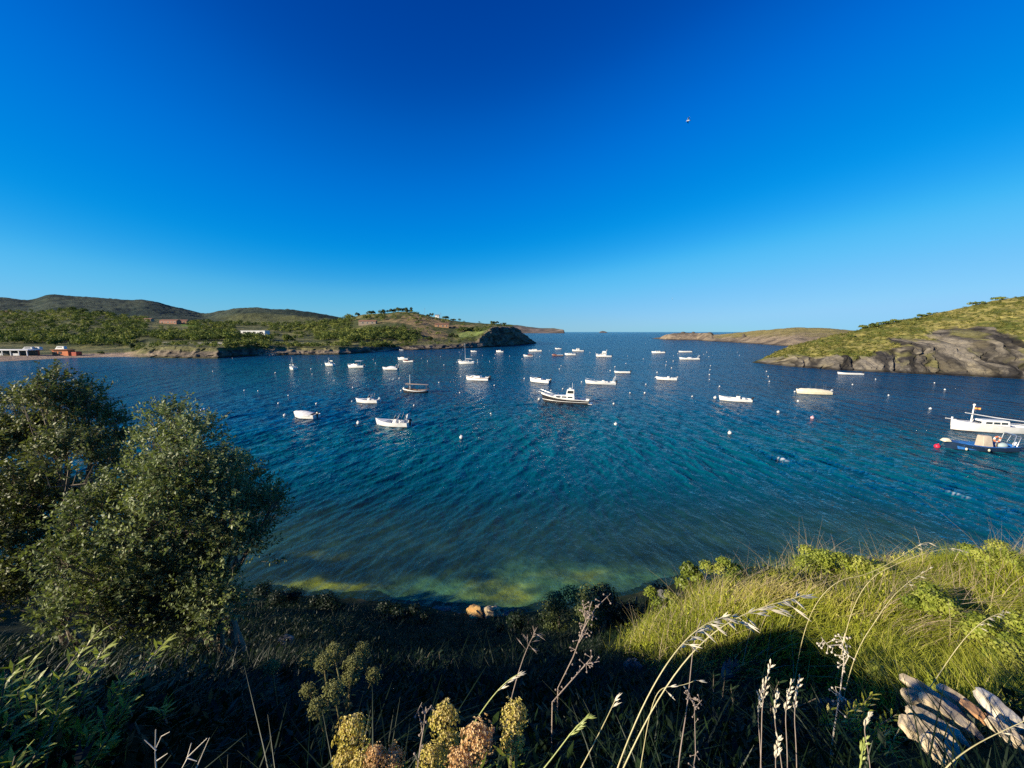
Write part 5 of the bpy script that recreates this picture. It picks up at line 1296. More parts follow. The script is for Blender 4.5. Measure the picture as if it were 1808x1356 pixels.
# ---------------- the two big bushes on the left
bush_leaf = leaf_mat('bush_leaves', [(0.0, (0.05, 0.07, 0.02)), (0.5, (0.125, 0.15, 0.05)), (0.85, (0.19, 0.21, 0.075)), (1.0, (0.26, 0.25, 0.12))], 0.5, 0.22, 0.25)
silver_leaf = leaf_mat('silver_bush_leaves', [(0.0, (0.06, 0.085, 0.032)), (0.5, (0.175, 0.22, 0.085)), (0.85, (0.29, 0.33, 0.15)), (1.0, (0.38, 0.39, 0.22))], 0.5, 0.25, 0.25)
bush_bark = surf('bush_bark', (0.22, 0.18, 0.13), (0.10, 0.08, 0.06), 9, 0.85, 0.4, stretch=(1, 1, 0.3))
def big_bush(name, label, root, clumps, seed, mat, twigs=330, leaves=10):
    g = np.random.default_rng(seed)
    t = thing(name, root, 0, label, 'bush')
    root = np.array(root)
    cs, rs = [], []
    for u, v, rp, y in clumps:
        P = at_y(u, v, y + g.normal(0, 0.35)); dd = P[1] * CP + (CAM_H - P[2]) * SP
        cs.append(P - root); rs.append(0.86 * rp * dd / 700)
    cs, rs = np.array(cs), np.array(rs)
    idx = np.repeat(np.arange(len(cs)), (twigs * np.clip(rs / 0.6, 0.35, 2.2) ** 2).astype(int))
    d = unit(len(idx), g); d[:, 2] = np.where(d[:, 2] < -0.45, -d[:, 2], d[:, 2])
    lump = 1 + 0.5 * (vnoise(d * 2.1 + cs[idx] * 1.7) * 2 - 1)
    base = cs[idx] + d * (rs[idx] * lump * g.uniform(0.35, 0.95, len(idx)))[:, None] * np.array([1, 1, 0.92])
    td = d * 0.75 + np.array([0.12, 0, 0.55]) + 0.4 * unit(len(idx), g); td /= np.linalg.norm(td, axis=1, keepdims=True)
    tl = g.uniform(0.14, 0.42, len(idx))
    # leaves alternate along each twig
    k = np.tile(np.arange(leaves), len(idx)); ti = np.repeat(np.arange(len(idx)), leaves)
    along = 0.25 + 0.75 * (k + 0.5) / leaves
    side = np.cross(td[ti], unit(len(ti), g)); side /= np.linalg.norm(side, axis=1, keepdims=True) + 1e-9
    ld = td[ti] * 0.55 + side * 0.9
    L = g.uniform(0.048, 0.085, len(ti)); c = base[ti] + td[ti] * (tl[ti] * along)[:, None] + side * (L * 0.5)[:, None]
    v, f = leaf_quads(c, ld, d[ti] + 0.8 * unit(len(ti), g), L, L * 0.5)
    tone = np.clip(g.normal(0.45, 0.16, len(idx))[ti] + 0.35 * fbm(base[ti] * 1.4 + 6, 2) + g.normal(0, 0.1, len(ti)), 0, 1)
    mesh_np('crown', v, f, mat, attrs={'tone': np.repeat(tone, 4)}, smooth_shade=False, parent=t)
    # twigs as thin three-sided stems
    e = base + td * tl[:, None]; s1 = np.cross(td, unit(len(td), g)); s1 /= np.linalg.norm(s1, axis=1, keepdims=True); s2 = np.cross(td, s1)
    st = base - td * 0.12
    tri = [s1, -0.5 * s1 + 0.87 * s2, -0.5 * s1 - 0.87 * s2]
    v = np.concatenate([np.stack([st + q * 0.0035 for q in tri], 1), np.stack([e + q * 0.0012 for q in tri], 1)], 1).reshape(-1, 3)
    b = (np.arange(len(td)) * 6)[:, None]
    f = np.concatenate([b + np.array([[0, 1, 4, 3]]), b + np.array([[1, 2, 5, 4]]), b + np.array([[2, 0, 3, 5]])], 0)
    o = mesh_np('twigs', v, f, bush_bark, parent=t); o['kind'] = 'stuff'
    # trunks and limbs reaching every clump
    n_st = 4; stems = [np.array([g.uniform(-.35, .35), g.uniform(-.35, .35), -0.25]) for _ in range(n_st)]
    forks = []
    cen = cs.mean(0)
    for s in stems:
        q = s + (cen - s) * g.uniform(0.35, 0.55) + g.normal(0, 0.25, 3)
        mid = (s + q) / 2 + g.normal(0, 0.12, 3)
        MB().tube([s, s * 0.6 + mid * 0.4, mid, q], [0.10, 0.085, 0.07, 0.055], 8).build('trunk', bush_bark, t); forks.append(q)
    for c_, r_ in zip(cs, rs):
        q = min(forks, key=lambda a: np.linalg.norm(a - c_))
        m1_ = q + (c_ - q) * 0.5 + g.normal(0, 0.12, 3) - np.array([0, 0, 0.1])
        m = MB().tube([q, m1_, c_], [0.045, 0.032, 0.018], 6)
        for _ in range(4):
            ee = c_ + unit(1, g)[0] * r_ * 0.9; ee[2] = max(ee[2], c_[2] - r_ * 0.3)
            m.tube([m1_ + (c_ - m1_) * 0.6, (m1_ + ee) / 2 + g.normal(0, 0.05, 3), ee], [0.016, 0.011, 0.005], 5)
        m.build('branch', bush_bark, t)
    return t
rootB = (-5.7, 7.2, hz(-5.7, 7.2)); rootA = (-10.0, 8.4, hz(-10.0, 8.4))
big_bush('olive_bush', 'big grey-green bush, nearer and right one of the pair at the left', rootB,
         [(300, 745, 34, 7.3), (345, 775, 42, 7.3), (275, 790, 40, 7.2), (325, 840, 75, 7.1), (395, 835, 45, 7.4), (255, 850, 50, 7.0), (430, 850, 34, 7.5), (400, 900, 70, 7.2), (300, 915, 85, 6.8), (455, 905, 48, 7.4),
          (480, 893, 28, 7.6), (420, 965, 62, 7.2), (335, 990, 85, 6.8), (235, 965, 75, 6.6), (195, 1030, 70, 6.4), (275, 1050, 75, 6.5), (370, 1050, 52, 6.8), (160, 925, 55, 6.5), (120, 1000, 45, 6.3), (210, 890, 40, 6.7), (300, 1095, 60, 6.7), (390, 1085, 45, 7.0), (215, 1100, 60, 6.5), (140, 1080, 60, 6.4), (345, 1125, 45, 6.6)], 61, silver_leaf)
big_bush('olive_bush', 'big dark bush at the left edge, farther of the pair, tallest peak', rootA,
         [(95, 680, 26, 8.3), (70, 708, 34, 8.3), (118, 722, 42, 8.3), (25, 722, 36, 8.4), (155, 705, 28, 8.5), (172, 750, 46, 8.5), (60, 775, 62, 8.2), (125, 810, 66, 8.2), (200, 790, 34, 8.6), (205, 830, 30, 8.5), (0, 800, 70, 8.2),
          (45, 880, 72, 8.0), (115, 900, 70, 8.0), (-70, 800, 80, 8.6), (20, 970, 75, 7.6), (90, 1010, 70, 7.5), (-60, 930, 95, 8.0), (-10, 1060, 75, 7.2)], 62, bush_leaf)

# ---------------- smaller plants
def leafy_shrub(name, label, root, stems, seed, mat, leafL, leafW, hgt, spread, lean, per=16, up=0.7):
    g = np.random.default_rng(seed); t = thing(name, root, 0, label, 'shrub')
    C_, D_, T_ = [], [], []
    m = MB()
    for _ in range(stems):
        b = np.array([g.normal(0, spread * 0.35), g.normal(0, spread * 0.35), -0.04]); h = hgt * g.uniform(0.6, 1.1)
        tip = b + np.array([lean[0] + g.uniform(-0.4, 0.4), lean[1] + g.uniform(-0.35, 0.35), 1]) * h
        mid = (b + tip) / 2 + np.array([0, 0, 0.08 * h])
        m.tube([b, mid, tip], [0.006, 0.0045, 0.002], 5)
        for k in range(per):
            s = 0.25 + 0.75 * k / per
            p = b * (1 - s) ** 2 + 2 * mid * s * (1 - s) + tip * s * s
            a = k * 2.4 + g.uniform(-.4, .4); ax = (tip - b) / np.linalg.norm(tip - b)
            d = np.array([math.cos(a), math.sin(a), 0.0]) * 0.75 + ax * up + np.array([0.3, 0, 0])
            d /= np.linalg.norm(d)
            C_.append(p + d * leafL * 0.5); D_.append(d); T_.append(np.clip(0.4 + 0.35 * s + g.normal(0, 0.12), 0, 1))
    C_, D_ = np.array(C_), np.array(D_); n = len(C_)
    L = leafL * g.uniform(0.7, 1.15, n)
    # two-segment leaves with a slight droop
    s = np.cross(D_, np.array([0, 0, 1.0]) + 0.35 * unit(n, g)); s /= np.linalg.norm(s, axis=1, keepdims=True)
    dr = np.array([0, 0, -0.12])
    W = (leafW * g.uniform(0.8, 1.2, n))[:, None]; Lc = L[:, None]
    a0 = C_ - D_ * Lc * 0.5; a1 = C_ + D_ * Lc * 0.1; a2 = C_ + (D_ + dr) * Lc * 0.55
    v = np.stack([a0 - s * W * .12, a0 + s * W * .12, a1 + s * W * .5, a1 - s * W * .5, a2 + s * W * .06, a2 - s * W * .06], 1).reshape(-1, 3)
    b = (np.arange(n) * 6)[:, None]
    f = np.concatenate([b + np.array([[0, 1, 2, 3]]), b + np.array([[3, 2, 4, 5]])], 0)
    m.build('stems', bush_bark, t)['kind'] = 'stuff'
    mesh_np('leaves', v, f, mat, attrs={'tone': np.repeat(np.array(T_), 6)}, smooth_shade=False, parent=t)
    return t
bright = leaf_mat('bright_leaves', [(0.0, (0.07, 0.10, 0.012)), (0.5, (0.20, 0.25, 0.03)), (1.0, (0.38, 0.40, 0.09))], 0.42, 0.3, 0.4)
for i, (u, v, dep, lab, st, h) in enumerate(((20, 1330, 1.75, 'sunlit narrow-leaved shrub in the bottom left corner', 34, 1185), (95, 1352, 1.7, 'sunlit leafy shoots right beside the corner shrub, bottom left', 20, 1290), (-70, 1290, 2.0, 'sunlit narrow-leaved shrub half outside the left edge', 20, 1200))):
    P = at_depth(u, v, dep); z = hz(P[0], P[1])
    leafy_shrub('narrow_leaved_shrub', lab, (P[0], P[1], z), st, 70 + i, bright, 0.075, 0.015, max(0.2, at_depth(u, h, dep)[2] - z), 0.42, (0.30, 0.05), 22)
for i, (u, v, lab, st, h, sp) in enumerate(((220, 1240, 'dim leafy herb behind the corner shrub', 22, 0.42, 0.5), (300, 1270, 'dim blue-green spurge without flowers, right of the dim herb', 20, 0.4, 0.4), (420, 1290, 'dark rosette-leaved herb left of the shaded flower heads', 18, 0.35, 0.4),
        (150, 1310, 'low leafy herb just right of the corner shrub shoots', 16, 0.3, 0.4), (760, 1200, 'dark leafy herb behind the pale flower heads', 18, 0.3, 0.4), (1330, 1290, 'dim grassy herb left of the stone slabs', 20, 0.35, 0.4), (1500, 1310, 'small green fern-like herb beside the stone slabs', 18, 0.3, 0.3))):
    p_ = on_ground(u, v)
    leafy_shrub('shade_herb', lab, tuple(p_), st, 80 + i, herb_leaf if i < 6 else grass_leaf, 0.07, 0.016, h, sp, (0.2, 0), 14)
# dark round bushes on the bank edge
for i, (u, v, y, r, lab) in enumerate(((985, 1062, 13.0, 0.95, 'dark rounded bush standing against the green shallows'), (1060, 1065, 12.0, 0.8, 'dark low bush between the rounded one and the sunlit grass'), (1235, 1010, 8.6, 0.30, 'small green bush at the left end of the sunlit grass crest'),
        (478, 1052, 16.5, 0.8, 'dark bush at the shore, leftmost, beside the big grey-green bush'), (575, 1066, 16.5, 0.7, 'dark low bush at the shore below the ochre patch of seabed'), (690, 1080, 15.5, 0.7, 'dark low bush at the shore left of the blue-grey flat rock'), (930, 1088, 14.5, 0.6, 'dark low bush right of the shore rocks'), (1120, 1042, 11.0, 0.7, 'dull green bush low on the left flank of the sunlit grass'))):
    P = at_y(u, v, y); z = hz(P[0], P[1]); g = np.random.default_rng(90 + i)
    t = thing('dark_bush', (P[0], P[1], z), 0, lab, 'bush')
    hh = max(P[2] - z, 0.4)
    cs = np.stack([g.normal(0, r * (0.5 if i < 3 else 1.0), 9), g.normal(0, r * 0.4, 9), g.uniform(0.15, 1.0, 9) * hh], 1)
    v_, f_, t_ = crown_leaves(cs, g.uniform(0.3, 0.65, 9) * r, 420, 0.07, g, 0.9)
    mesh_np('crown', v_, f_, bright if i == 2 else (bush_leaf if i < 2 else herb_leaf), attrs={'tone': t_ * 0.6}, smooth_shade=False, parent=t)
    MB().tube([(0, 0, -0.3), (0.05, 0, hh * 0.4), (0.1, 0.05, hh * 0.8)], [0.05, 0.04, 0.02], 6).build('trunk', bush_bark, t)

# rounded shrubs growing through the sunlit grass
shrub_leaf = leaf_mat('sunny_shrub_leaves', [(0.0, (0.09, 0.13, 0.016)), (0.5, (0.24, 0.29, 0.035)), (1.0, (0.42, 0.42, 0.09))], 0.55, 0.3, 0.3)
for i, (u, v, y, r, lab) in enumerate(((1470, 1000, 7.1, 0.42, 'bright green shrub forming the left hump of the sunlit crest'), (1545, 1003, 6.8, 0.30, 'bright green shrub right of the left crest hump'), (1290, 1045, 7.7, 0.40, 'yellow-green shrub on the left flank of the sunlit rise'),
        (1190, 1075, 8.0, 0.38, 'olive shrub lowest on the left flank of the sunlit rise'), (1760, 1005, 6.4, 0.40, 'big bright shrub on the crest near the right edge'), (1660, 1080, 5.2, 0.38, 'green shrub in the middle of the sunlit slope'),
        (1775, 1130, 4.4, 0.40, 'leafy shrub at the right edge, below the crest shrub'), (1600, 1140, 4.2, 0.28, 'small shrub at the edge of the shade above the stone slabs'), (1700, 1170, 3.4, 0.22, 'small bright shrub just behind the stone slabs'))):
    P = at_y(u, v, y); z = hz(P[0], P[1]); g = np.random.default_rng(140 + i)
    t = thing('sunlit_shrub', (P[0], P[1], z), 0, lab, 'shrub', 'shrubs on the sunlit rise')
    n = 12; cs = np.stack([g.normal(0, r * 0.55, n), g.normal(0, r * 0.45, n), g.uniform(0.15, 0.95, n) * r * 0.85], 1)
    v_, f_, t_ = crown_leaves(cs, g.uniform(0.28, 0.5, n) * r, 420, 0.036, g, 0.85)
    mesh_np('crown', v_, f_, shrub_leaf, attrs={'tone': t_}, smooth_shade=False, parent=t)
    MB().tube([(0, 0, -0.15), (0.03, 0.02, r * 0.3), (0.06, 0.03, r * 0.6)], [0.02, 0.015, 0.008], 6).build('stem', bush_bark, t)

# ---------------- spurge plants with round flower heads
head_y = leaf_mat('spurge_yellow', [(0.0, (0.24, 0.23, 0.03)), (0.5, (0.56, 0.48, 0.11)), (1.0, (0.72, 0.58, 0.30))], 0.6, 0.25, 0.2, (1.1, 1.05, 0.7))
head_o = leaf_mat('spurge_orange', [(0.0, (0.32, 0.18, 0.05)), (0.45, (0.60, 0.38, 0.16)), (1.0, (0.76, 0.60, 0.34))], 0.6, 0.25, 0.2, (1.1, 0.95, 0.7))
stem_m = surf('spurge_stem', (0.16, 0.15, 0.06), (0.12, 0.07, 0.04), 9, 0.6)
def flower_head(t, c, r, mat, seed, elong=1.05):
    """many small five-lobed cups over a rounded head"""
    g = np.random.default_rng(seed); n = 460
    d = unit(n, g); d[:, 2] = np.where(d[:, 2] < -0.55, -d[:, 2], d[:, 2])
    p = np.array(c) + d * (r * g.uniform(0.6, 1.12, n) * (1 + 0.3 * (vnoise(d * 3 + seed) * 2 - 1)))[:, None] * np.array([1, 1, elong])
    s = np.cross(d, unit(n, g)); s /= np.linalg.norm(s, axis=1, keepdims=True); q = np.cross(d, s)
    R_ = r * g.uniform(0.075, 0.13, n)
    vs = [p - d * (R_ * 0.5)[:, None]]
    for k in range(6):
        a = k * math.pi / 3; kk = 1.0 if k % 2 == 0 else 0.72
        vs.append(p + (s * math.cos(a) + q * math.sin(a)) * (R_ * kk)[:, None] + d * (R_ * 0.25)[:, None])
    v = np.stack(vs, 1).reshape(-1, 3); b = (np.arange(n) * 7)[:, None]
    f = np.concatenate([b + np.array([[0, 1 + k, 1 + (k + 1) % 6]]) for k in range(6)], 0)
    tone = np.clip(0.35 + 0.5 * (d[:, 2] * 0.4 + 0.5) + g.normal(0, 0.2, n), 0, 1)
    tn = np.repeat(tone[:, None], 7, 1); tn[:, 0] *= 0.5
    return mesh_np('flower_head', v, f, mat, attrs={'tone': tn.ravel()}, smooth_shade=False, parent=t)
head_shade = leaf_mat('spurge_shaded', [(0.0, (0.07, 0.085, 0.025)), (0.5, (0.20, 0.21, 0.07)), (1.0, (0.34, 0.33, 0.14))], 0.7, 0.15, 0.2, (1.1, 1.05, 0.7))  # darker copy of the yellow heads, half shade painted into the colour
def spurge(label, heads, seed, root=None, leafy=True):  # when not leafy, heads and leaves take the shade-darkened colours
    pts = [at_depth(u, v, dep) for u, v, dep, r, k in heads]
    cx, cy = np.mean([p[0] for p in pts]) + 0.02, np.mean([p[1] for p in pts]) + 0.05
    base = np.array([cx, cy, hz(cx, cy)]); g = np.random.default_rng(seed)
    t = thing('spurge_plant', base, 0, label, 'flowering plant', 'spurge plants on the bank')
    for i, ((u, v, dep, rp, k), P) in enumerate(zip(heads, pts)):
        c = P - base; r = 0.88 * rp * dep / 700
        hd = flower_head(t, c, r, head_o if k == 'o' else (head_y if leafy else head_shade), seed * 10 + i)
        b = np.array([g.normal(0, 0.04), g.normal(0, 0.04), -0.05]); mid = (b + c) / 2 + g.normal(0, 0.02, 3)
        m = MB().tube([b, mid, c], [0.006, 0.0055, 0.005], 6)
        for _ in range(9):
            e = c + unit(1, g)[0] * r * 0.7; m.tube([c - np.array([0, 0, r * 0.7]), e], [0.002, 0.0012], 4)
        m.build('stem', stem_m, t)
        nl = 26; s = g.uniform(0.45, 0.92, nl); pp = b[None] * (1 - s[:, None]) + c[None] * s[:, None]
        a = g.uniform(0, 6.28, nl); dd = np.stack([np.cos(a), np.sin(a), g.uniform(-0.1, 0.5, nl)], 1)
        vv, ff = leaf_quads(pp + dd * 0.03, dd, np.array([0, 0, 1.0]) + 0.3 * unit(nl, g), 0.06, 0.011)
        mesh_np('leaves', vv, ff, bright if leafy else herb_leaf, attrs={'tone': np.repeat(g.uniform(0.1, 0.6, nl), 4)}, smooth_shade=False, parent=t)
    return t
spurge('sunlit spurge with a big yellow flower head above two small pinkish ones', [(622, 1297, 1.15, 31, 'y'), (612, 1345, 1.13, 26, 'y'), (662, 1338, 1.10, 20, 'o'), (694, 1340, 1.12, 20, 'o'), (640, 1352, 1.1, 24, 'y')], 3)
spurge('sunlit spurge cluster with yellow heads either side of a rusty orange one', [(785, 1272, 1.18, 29, 'y'), (792, 1318, 1.2, 24, 'y'), (845, 1310, 1.08, 33, 'o'), (762, 1340, 1.12, 24, 'y'), (908, 1268, 1.12, 27, 'y'), (905, 1310, 1.16, 24, 'y'), (815, 1348, 1.05, 26, 'o')], 4)
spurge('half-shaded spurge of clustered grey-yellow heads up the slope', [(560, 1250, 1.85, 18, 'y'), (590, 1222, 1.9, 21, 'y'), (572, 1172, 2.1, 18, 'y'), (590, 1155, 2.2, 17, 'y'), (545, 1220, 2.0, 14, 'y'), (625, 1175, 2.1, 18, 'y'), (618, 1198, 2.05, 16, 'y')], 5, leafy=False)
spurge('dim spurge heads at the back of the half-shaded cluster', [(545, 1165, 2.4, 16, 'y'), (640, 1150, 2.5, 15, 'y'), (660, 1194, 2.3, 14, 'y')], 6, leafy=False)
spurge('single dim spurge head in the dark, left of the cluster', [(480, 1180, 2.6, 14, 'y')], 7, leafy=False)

# ---------------- wild oats, grass stalks and dead stems
straw = surf('straw', (0.52, 0.46, 0.24), (0.38, 0.34, 0.15), 14, 0.55)
husk = surf('oat_husk', (0.66, 0.60, 0.46), (0.48, 0.42, 0.30), 16, 0.6)
grey_stem = surf('dead_stem', (0.34, 0.27, 0.22), (0.22, 0.17, 0.14), 16, 0.85)
pale_twig = surf('pale_dead_twig', (0.58, 0.52, 0.42), (0.42, 0.36, 0.28), 16, 0.8)
green_stem = surf('green_stem', (0.30, 0.34, 0.08), (0.20, 0.24, 0.06), 14, 0.5)
def husk_mesh(m, p, d, L, r):
    d = np.array(d) / np.linalg.norm(d); p = np.array(p)
    m.tube([p, p + d * L * 0.3, p + d * L * 0.62, p + d * L], [r * 0.35, r, r * 0.75, r * 0.08], 6)
    return m
def curve_pts(px, dep, n=24):
    px = np.array(px, float); s = np.linspace(0, 1, len(px)); q = np.linspace(0, 1, n)
    # smooth through the points
    co = np.polynomial.polynomial.polyfit(s, px, min(4, len(px) - 1)); uv = np.stack([np.polynomial.polynomial.polyval(q, co[:, 0]), np.polynomial.polynomial.polyval(q, co[:, 1])], 1)
    dd = np.interp(q, [0, 1], dep)
    return np.array([at_depth(a, b, c) for (a, b), c in zip(uv, dd)])
def stalk(name, label, px, dep, rad, mat, spikes=None, group=None, cat='grass stalk', hm=None, seed=1, size=(0.03, 0.0028), both=False, part='spikelet', droop=0.35):
    """a stalk following its bend, rooted in the ground below its lowest point; spikes = (share where they start, count)"""
    C = curve_pts(px, dep); low = []; p = C[0].copy(); d = C[0] - C[1]; d /= np.linalg.norm(d)
    while p[2] > hz(p[0], p[1]) - 0.02 and len(low) < 80:      # the lower stalk steepens on its way down into the soil
        d = d * 0.86 + np.array([0, 0, -0.14]); d /= np.linalg.norm(d); p = p + d * 0.06; low.append(p)
    root = low[-1] if low else p; root = np.array([root[0], root[1], hz(root[0], root[1])]); g = np.random.default_rng(seed)
    t = thing(name, root, 0, label, cat, group)
    pts = [c - root for c in low[::-1]] + [c - root for c in C]
    MB().tube(pts, list(np.linspace(rad, rad * 0.4, len(pts))), 6).build('stem', mat, t)
    if spikes:
        q0, n = spikes
        for i in range(n):
            s = q0 + (1 - q0) * np.clip((i + 0.5 + g.uniform(-0.6, 0.6)) / n, 0, 1); j = min(int(s * (len(C) - 1)), len(C) - 2)
            p = C[j] + (C[j + 1] - C[j]) * (s * (len(C) - 1) - j) - root
            ax = (C[j + 1] - C[j]); ax /= np.linalg.norm(ax)
            d = ax * (0.9 if droop == 0 else 0.4) + np.array([0.6, g.normal(0, 0.3), -droop * 1.5]) * (1 if not both or i % 2 else -0.6) * (0.55 if droop == 0 else g.uniform(0.3, 1.2)) + g.normal(0, 0.14 if droop == 0 else 0.26, 3)
            d /= np.linalg.norm(d); pl = g.uniform(0.3, 1.0) * size[0] * (1.2 - 0.7 * s)
            m = MB().tube([p, p + d * pl], [rad * 0.3, rad * 0.22], 4)
            husk_mesh(m, p + d * pl, d + np.array([0.1, 0, -0.12]), size[0] * g.uniform(0.8, 1.15), size[1]); husk_mesh(m, p + d * pl, d + np.array([0.0, 0.15, 0.10]), size[0] * 0.8, size[1] * 0.8)
            m.build(part, hm or husk, t)
    return t
stalk('wild_oat', 'taller arching oat stalk, tip farthest right, spikelets hanging below it', [(1092, 1375), (1135, 1285), (1185, 1200), (1240, 1135), (1300, 1092), (1360, 1068), (1420, 1050)], (0.92, 0.95), 0.0022, straw, (0.62, 22), 'arching wild oats', seed=11, size=(0.036, 0.0021))
stalk('wild_oat', 'shorter arching oat stalk with feathery spikelets, left of the taller one', [(1084, 1375), (1120, 1280), (1160, 1200), (1195, 1150), (1230, 1112), (1262, 1095), (1290, 1088)], (0.86, 0.90), 0.0020, straw, (0.50, 22), 'arching wild oats', seed=12, size=(0.028, 0.0019))
stalk('wild_oat', 'small drooping oat head hanging alone under the taller stalk', [(1268, 1130), (1278, 1150), (1284, 1172), (1282, 1195)], (1.0, 1.0), 0.0012, straw, (0.35, 5), 'arching wild oats', seed=13, size=(0.022, 0.0018)) if False else None
stalk('wild_oat', 'short side oat head bending right below the arching stalks', [(1140, 1300), (1160, 1226), (1185, 1212), (1228, 1201)], (0.97, 0.97), 0.0013, straw, (0.4, 5), 'arching wild oats', seed=14, size=(0.020, 0.0018))
stalk('thin_stem', 'thin straight dead stem rising through the arching oat stalks', [(1197, 1375), (1205, 1300), (1215, 1230), (1222, 1160), (1238, 1095)], (1.15, 1.2), 0.0022, grey_stem, None, None, 'dead stem', seed=15)
stalk('grass_head', 'green grass stalk with narrow seed head, right of the flower cluster', [(945, 1375), (985, 1325), (1012, 1290), (1035, 1268)], (1.0, 1.0), 0.0022, green_stem, (0.45, 10), 'green seed stalks', hm=green_stem, seed=16, size=(0.022, 0.0018), droop=0)
stalk('grass_head', 'straight pale stalk with slim tip left of the oats', [(1015, 1375), (1050, 1310), (1075, 1260), (1086, 1236)], (1.05, 1.05), 0.0018, straw, (0.72, 6), 'green seed stalks', seed=17, size=(0.02, 0.0016), droop=0)
stalk('grass_head', 'green oat-like stalk with pale husks standing behind the yellow heads', [(835, 1280), (862, 1240), (890, 1208), (917, 1190)], (1.5, 1.5), 0.0028, green_stem, (0.5, 7), 'green seed stalks', seed=18, size=(0.035, 0.0028), droop=0)
stalk('feather_grass', 'feathery grey grass plume behind the green oat-like stalk', [(905, 1225), (918, 1180), (932, 1142), (945, 1118)], (2.2, 2.2), 0.003, grey_stem, (0.6, 14), None, hm=grey_stem, seed=19, size=(0.05, 0.0016), both=True)
stalk('upright_seed_stalk', 'bright green upright bud spike at the bottom edge', [(1516, 1375), (1520, 1345), (1523, 1325), (1527, 1306)], (1.3, 1.3), 0.003, green_stem, (0.2, 12), None, 'grass stalk', green_stem, 20, (0.018, 0.003), True, droop=0)
for i, (a, b, dep, lab) in enumerate(((( 1345, 1275), (1361, 1172), 1.55, 'tallest pale seed spike of the little group'), ((1372, 1300), (1372, 1228), 1.5, 'dense pale seed spike below the tallest one'), ((1388, 1290), (1397, 1205), 1.6, 'pale seed spike right of the dense one'), ((1404, 1290), (1412, 1200), 1.65, 'rightmost pale seed spike of the little group'),
        ((1372, 1375), (1375, 1304), 1.35, 'seed spike standing alone near the bottom edge, under the group'), ((1340, 1290), (1347, 1210), 1.6, 'leftmost pale seed spike, close to the tallest'), ((1528, 1300), (1535, 1262), 1.7, 'short pale seed spike left of the stone slabs'))):
    stalk('seed_spike', lab, [a, ((a[0] + b[0]) / 2 - 4, (a[1] + b[1]) / 2), b], (dep, dep), 0.002, grey_stem, (0.35, 15), 'pale seed spikes', seed=30 + i, size=(0.020, 0.0028), both=True, droop=0)
for i, (px, dep, lab) in enumerate((([(1500, 1020), (1560, 1000), (1610, 970), (1640, 958)], 4.6, 'long stalk arching above the grass crest, left one'), ([(1555, 1010), (1610, 985), (1665, 970), (1705, 975)], 4.8, 'arching stalk on the grass crest right of the first'),
        ([(1620, 1240), (1665, 1180), (1715, 1115), (1780, 1080)], 2.6, 'long straw stalk slanting over the sunlit grass'), ([(1655, 1375), (1700, 1330), (1755, 1298), (1815, 1270)], 1.5, 'straw stalk crossing low in front of the stone slabs'), ([(1530, 1120), (1560, 1075), (1590, 1040), (1640, 1005)], 4.0, 'straw stalk leaning right at the edge of the shade'))):
    stalk('straw_stalk', lab, px, (dep, dep), 0.0014 * dep ** 0.6 + 0.0008, straw, (0.7, 10), 'straw stalks on the sunlit rise', seed=40 + i, size=(0.018 * dep ** 0.7, 0.0014 * dep ** 0.6), droop=0.2)

def twig(name, label, segs, dep, rad, mat, cat='dead twig', rootpx=None, buds=0, seed=1):
    """forked dead twig: segs = lists of pixel points along one slanting plane at this depth"""
    first = at_depth(segs[0][0][0], segs[0][0][1], dep); gx_, gy_ = first[0], first[1]
    root = np.array([gx_, gy_, hz(gx_, gy_)]); t = thing(name, root, 0, label, cat); g = np.random.default_rng(seed)
    for i, sg in enumerate(segs):
        p = [at_depth(u, v, dep + 0.02 * i * (-1) ** i) - root for u, v in sg]
        if i == 0 and first[2] > root[2]: p = [np.array([0, 0, -0.03])] + p
        r0 = rad * (1 if i == 0 else 0.65)
        MB().tube(p, list(np.linspace(r0, r0 * 0.45, len(p))), 6).build('stem' if i == 0 else 'branch', mat, t)
        if buds:
            m = MB()
            for _ in range(buds):
                k = g.integers(1, len(p)); q = p[k - 1] + (p[k] - p[k - 1]) * g.uniform(0.2, 1); e = q + unit(1, g)[0] * rad * 9
                m.tube([q, e], [rad * 0.3, rad * 0.25], 4); m.ball(e, rad * 1.3, 6, 4)
            o = m.build('dry_buds', mat, t); o['kind'] = 'stuff'
    return t
twig('forked_twig', 'pale forked twig at the bottom left edge, left of its pair', [[(277, 1375), (274, 1330), (275, 1288)], [(276, 1325), (255, 1306)], [(276, 1320), (285, 1300), (300, 1292)], [(277, 1343), (296, 1330)]], 1.05, 0.0024, pale_twig)
twig('forked_twig', 'pale forked twig at the bottom edge, right of its pair, spreading wide', [[(312, 1375), (330, 1340), (338, 1312)], [(330, 1338), (366, 1303)], [(345, 1360), (358, 1330), (370, 1302)], [(330, 1338), (348, 1344)]], 1.05, 0.0024, pale_twig)
twig('dead_weed', 'dead grey weed stem with budded top before the dark bush', [[(985, 1215), (1012, 1160), (1030, 1110), (1045, 1062)], [(1028, 1115), (1050, 1075), (1078, 1048)], [(1022, 1135), (1040, 1105)], [(1034, 1095), (1030, 1065)]], 2.6, 0.0045, grey_stem, 'dead weed', buds=14, seed=5)
twig('dead_weed', 'low dead weed bending right beneath the budded one', [[(975, 1240), (1010, 1200), (1035, 1172), (1058, 1168)], [(1030, 1178), (1045, 1160)]], 2.2, 0.004, grey_stem, 'dead weed', buds=8, seed=6)
twig('dead_weed', 'pale dead branching weed beside the gap above the stones', [[(1473, 1285), (1482, 1230), (1490, 1170), (1487, 1135)], [(1480, 1240), (1475, 1212)], [(1488, 1180), (1498, 1160), (1495, 1145)], [(1487, 1138), (1462, 1140), (1450, 1125)], [(1487, 1138), (1492, 1118)]], 2.3, 0.0045, pale_twig, 'dead weed', buds=9, seed=7)
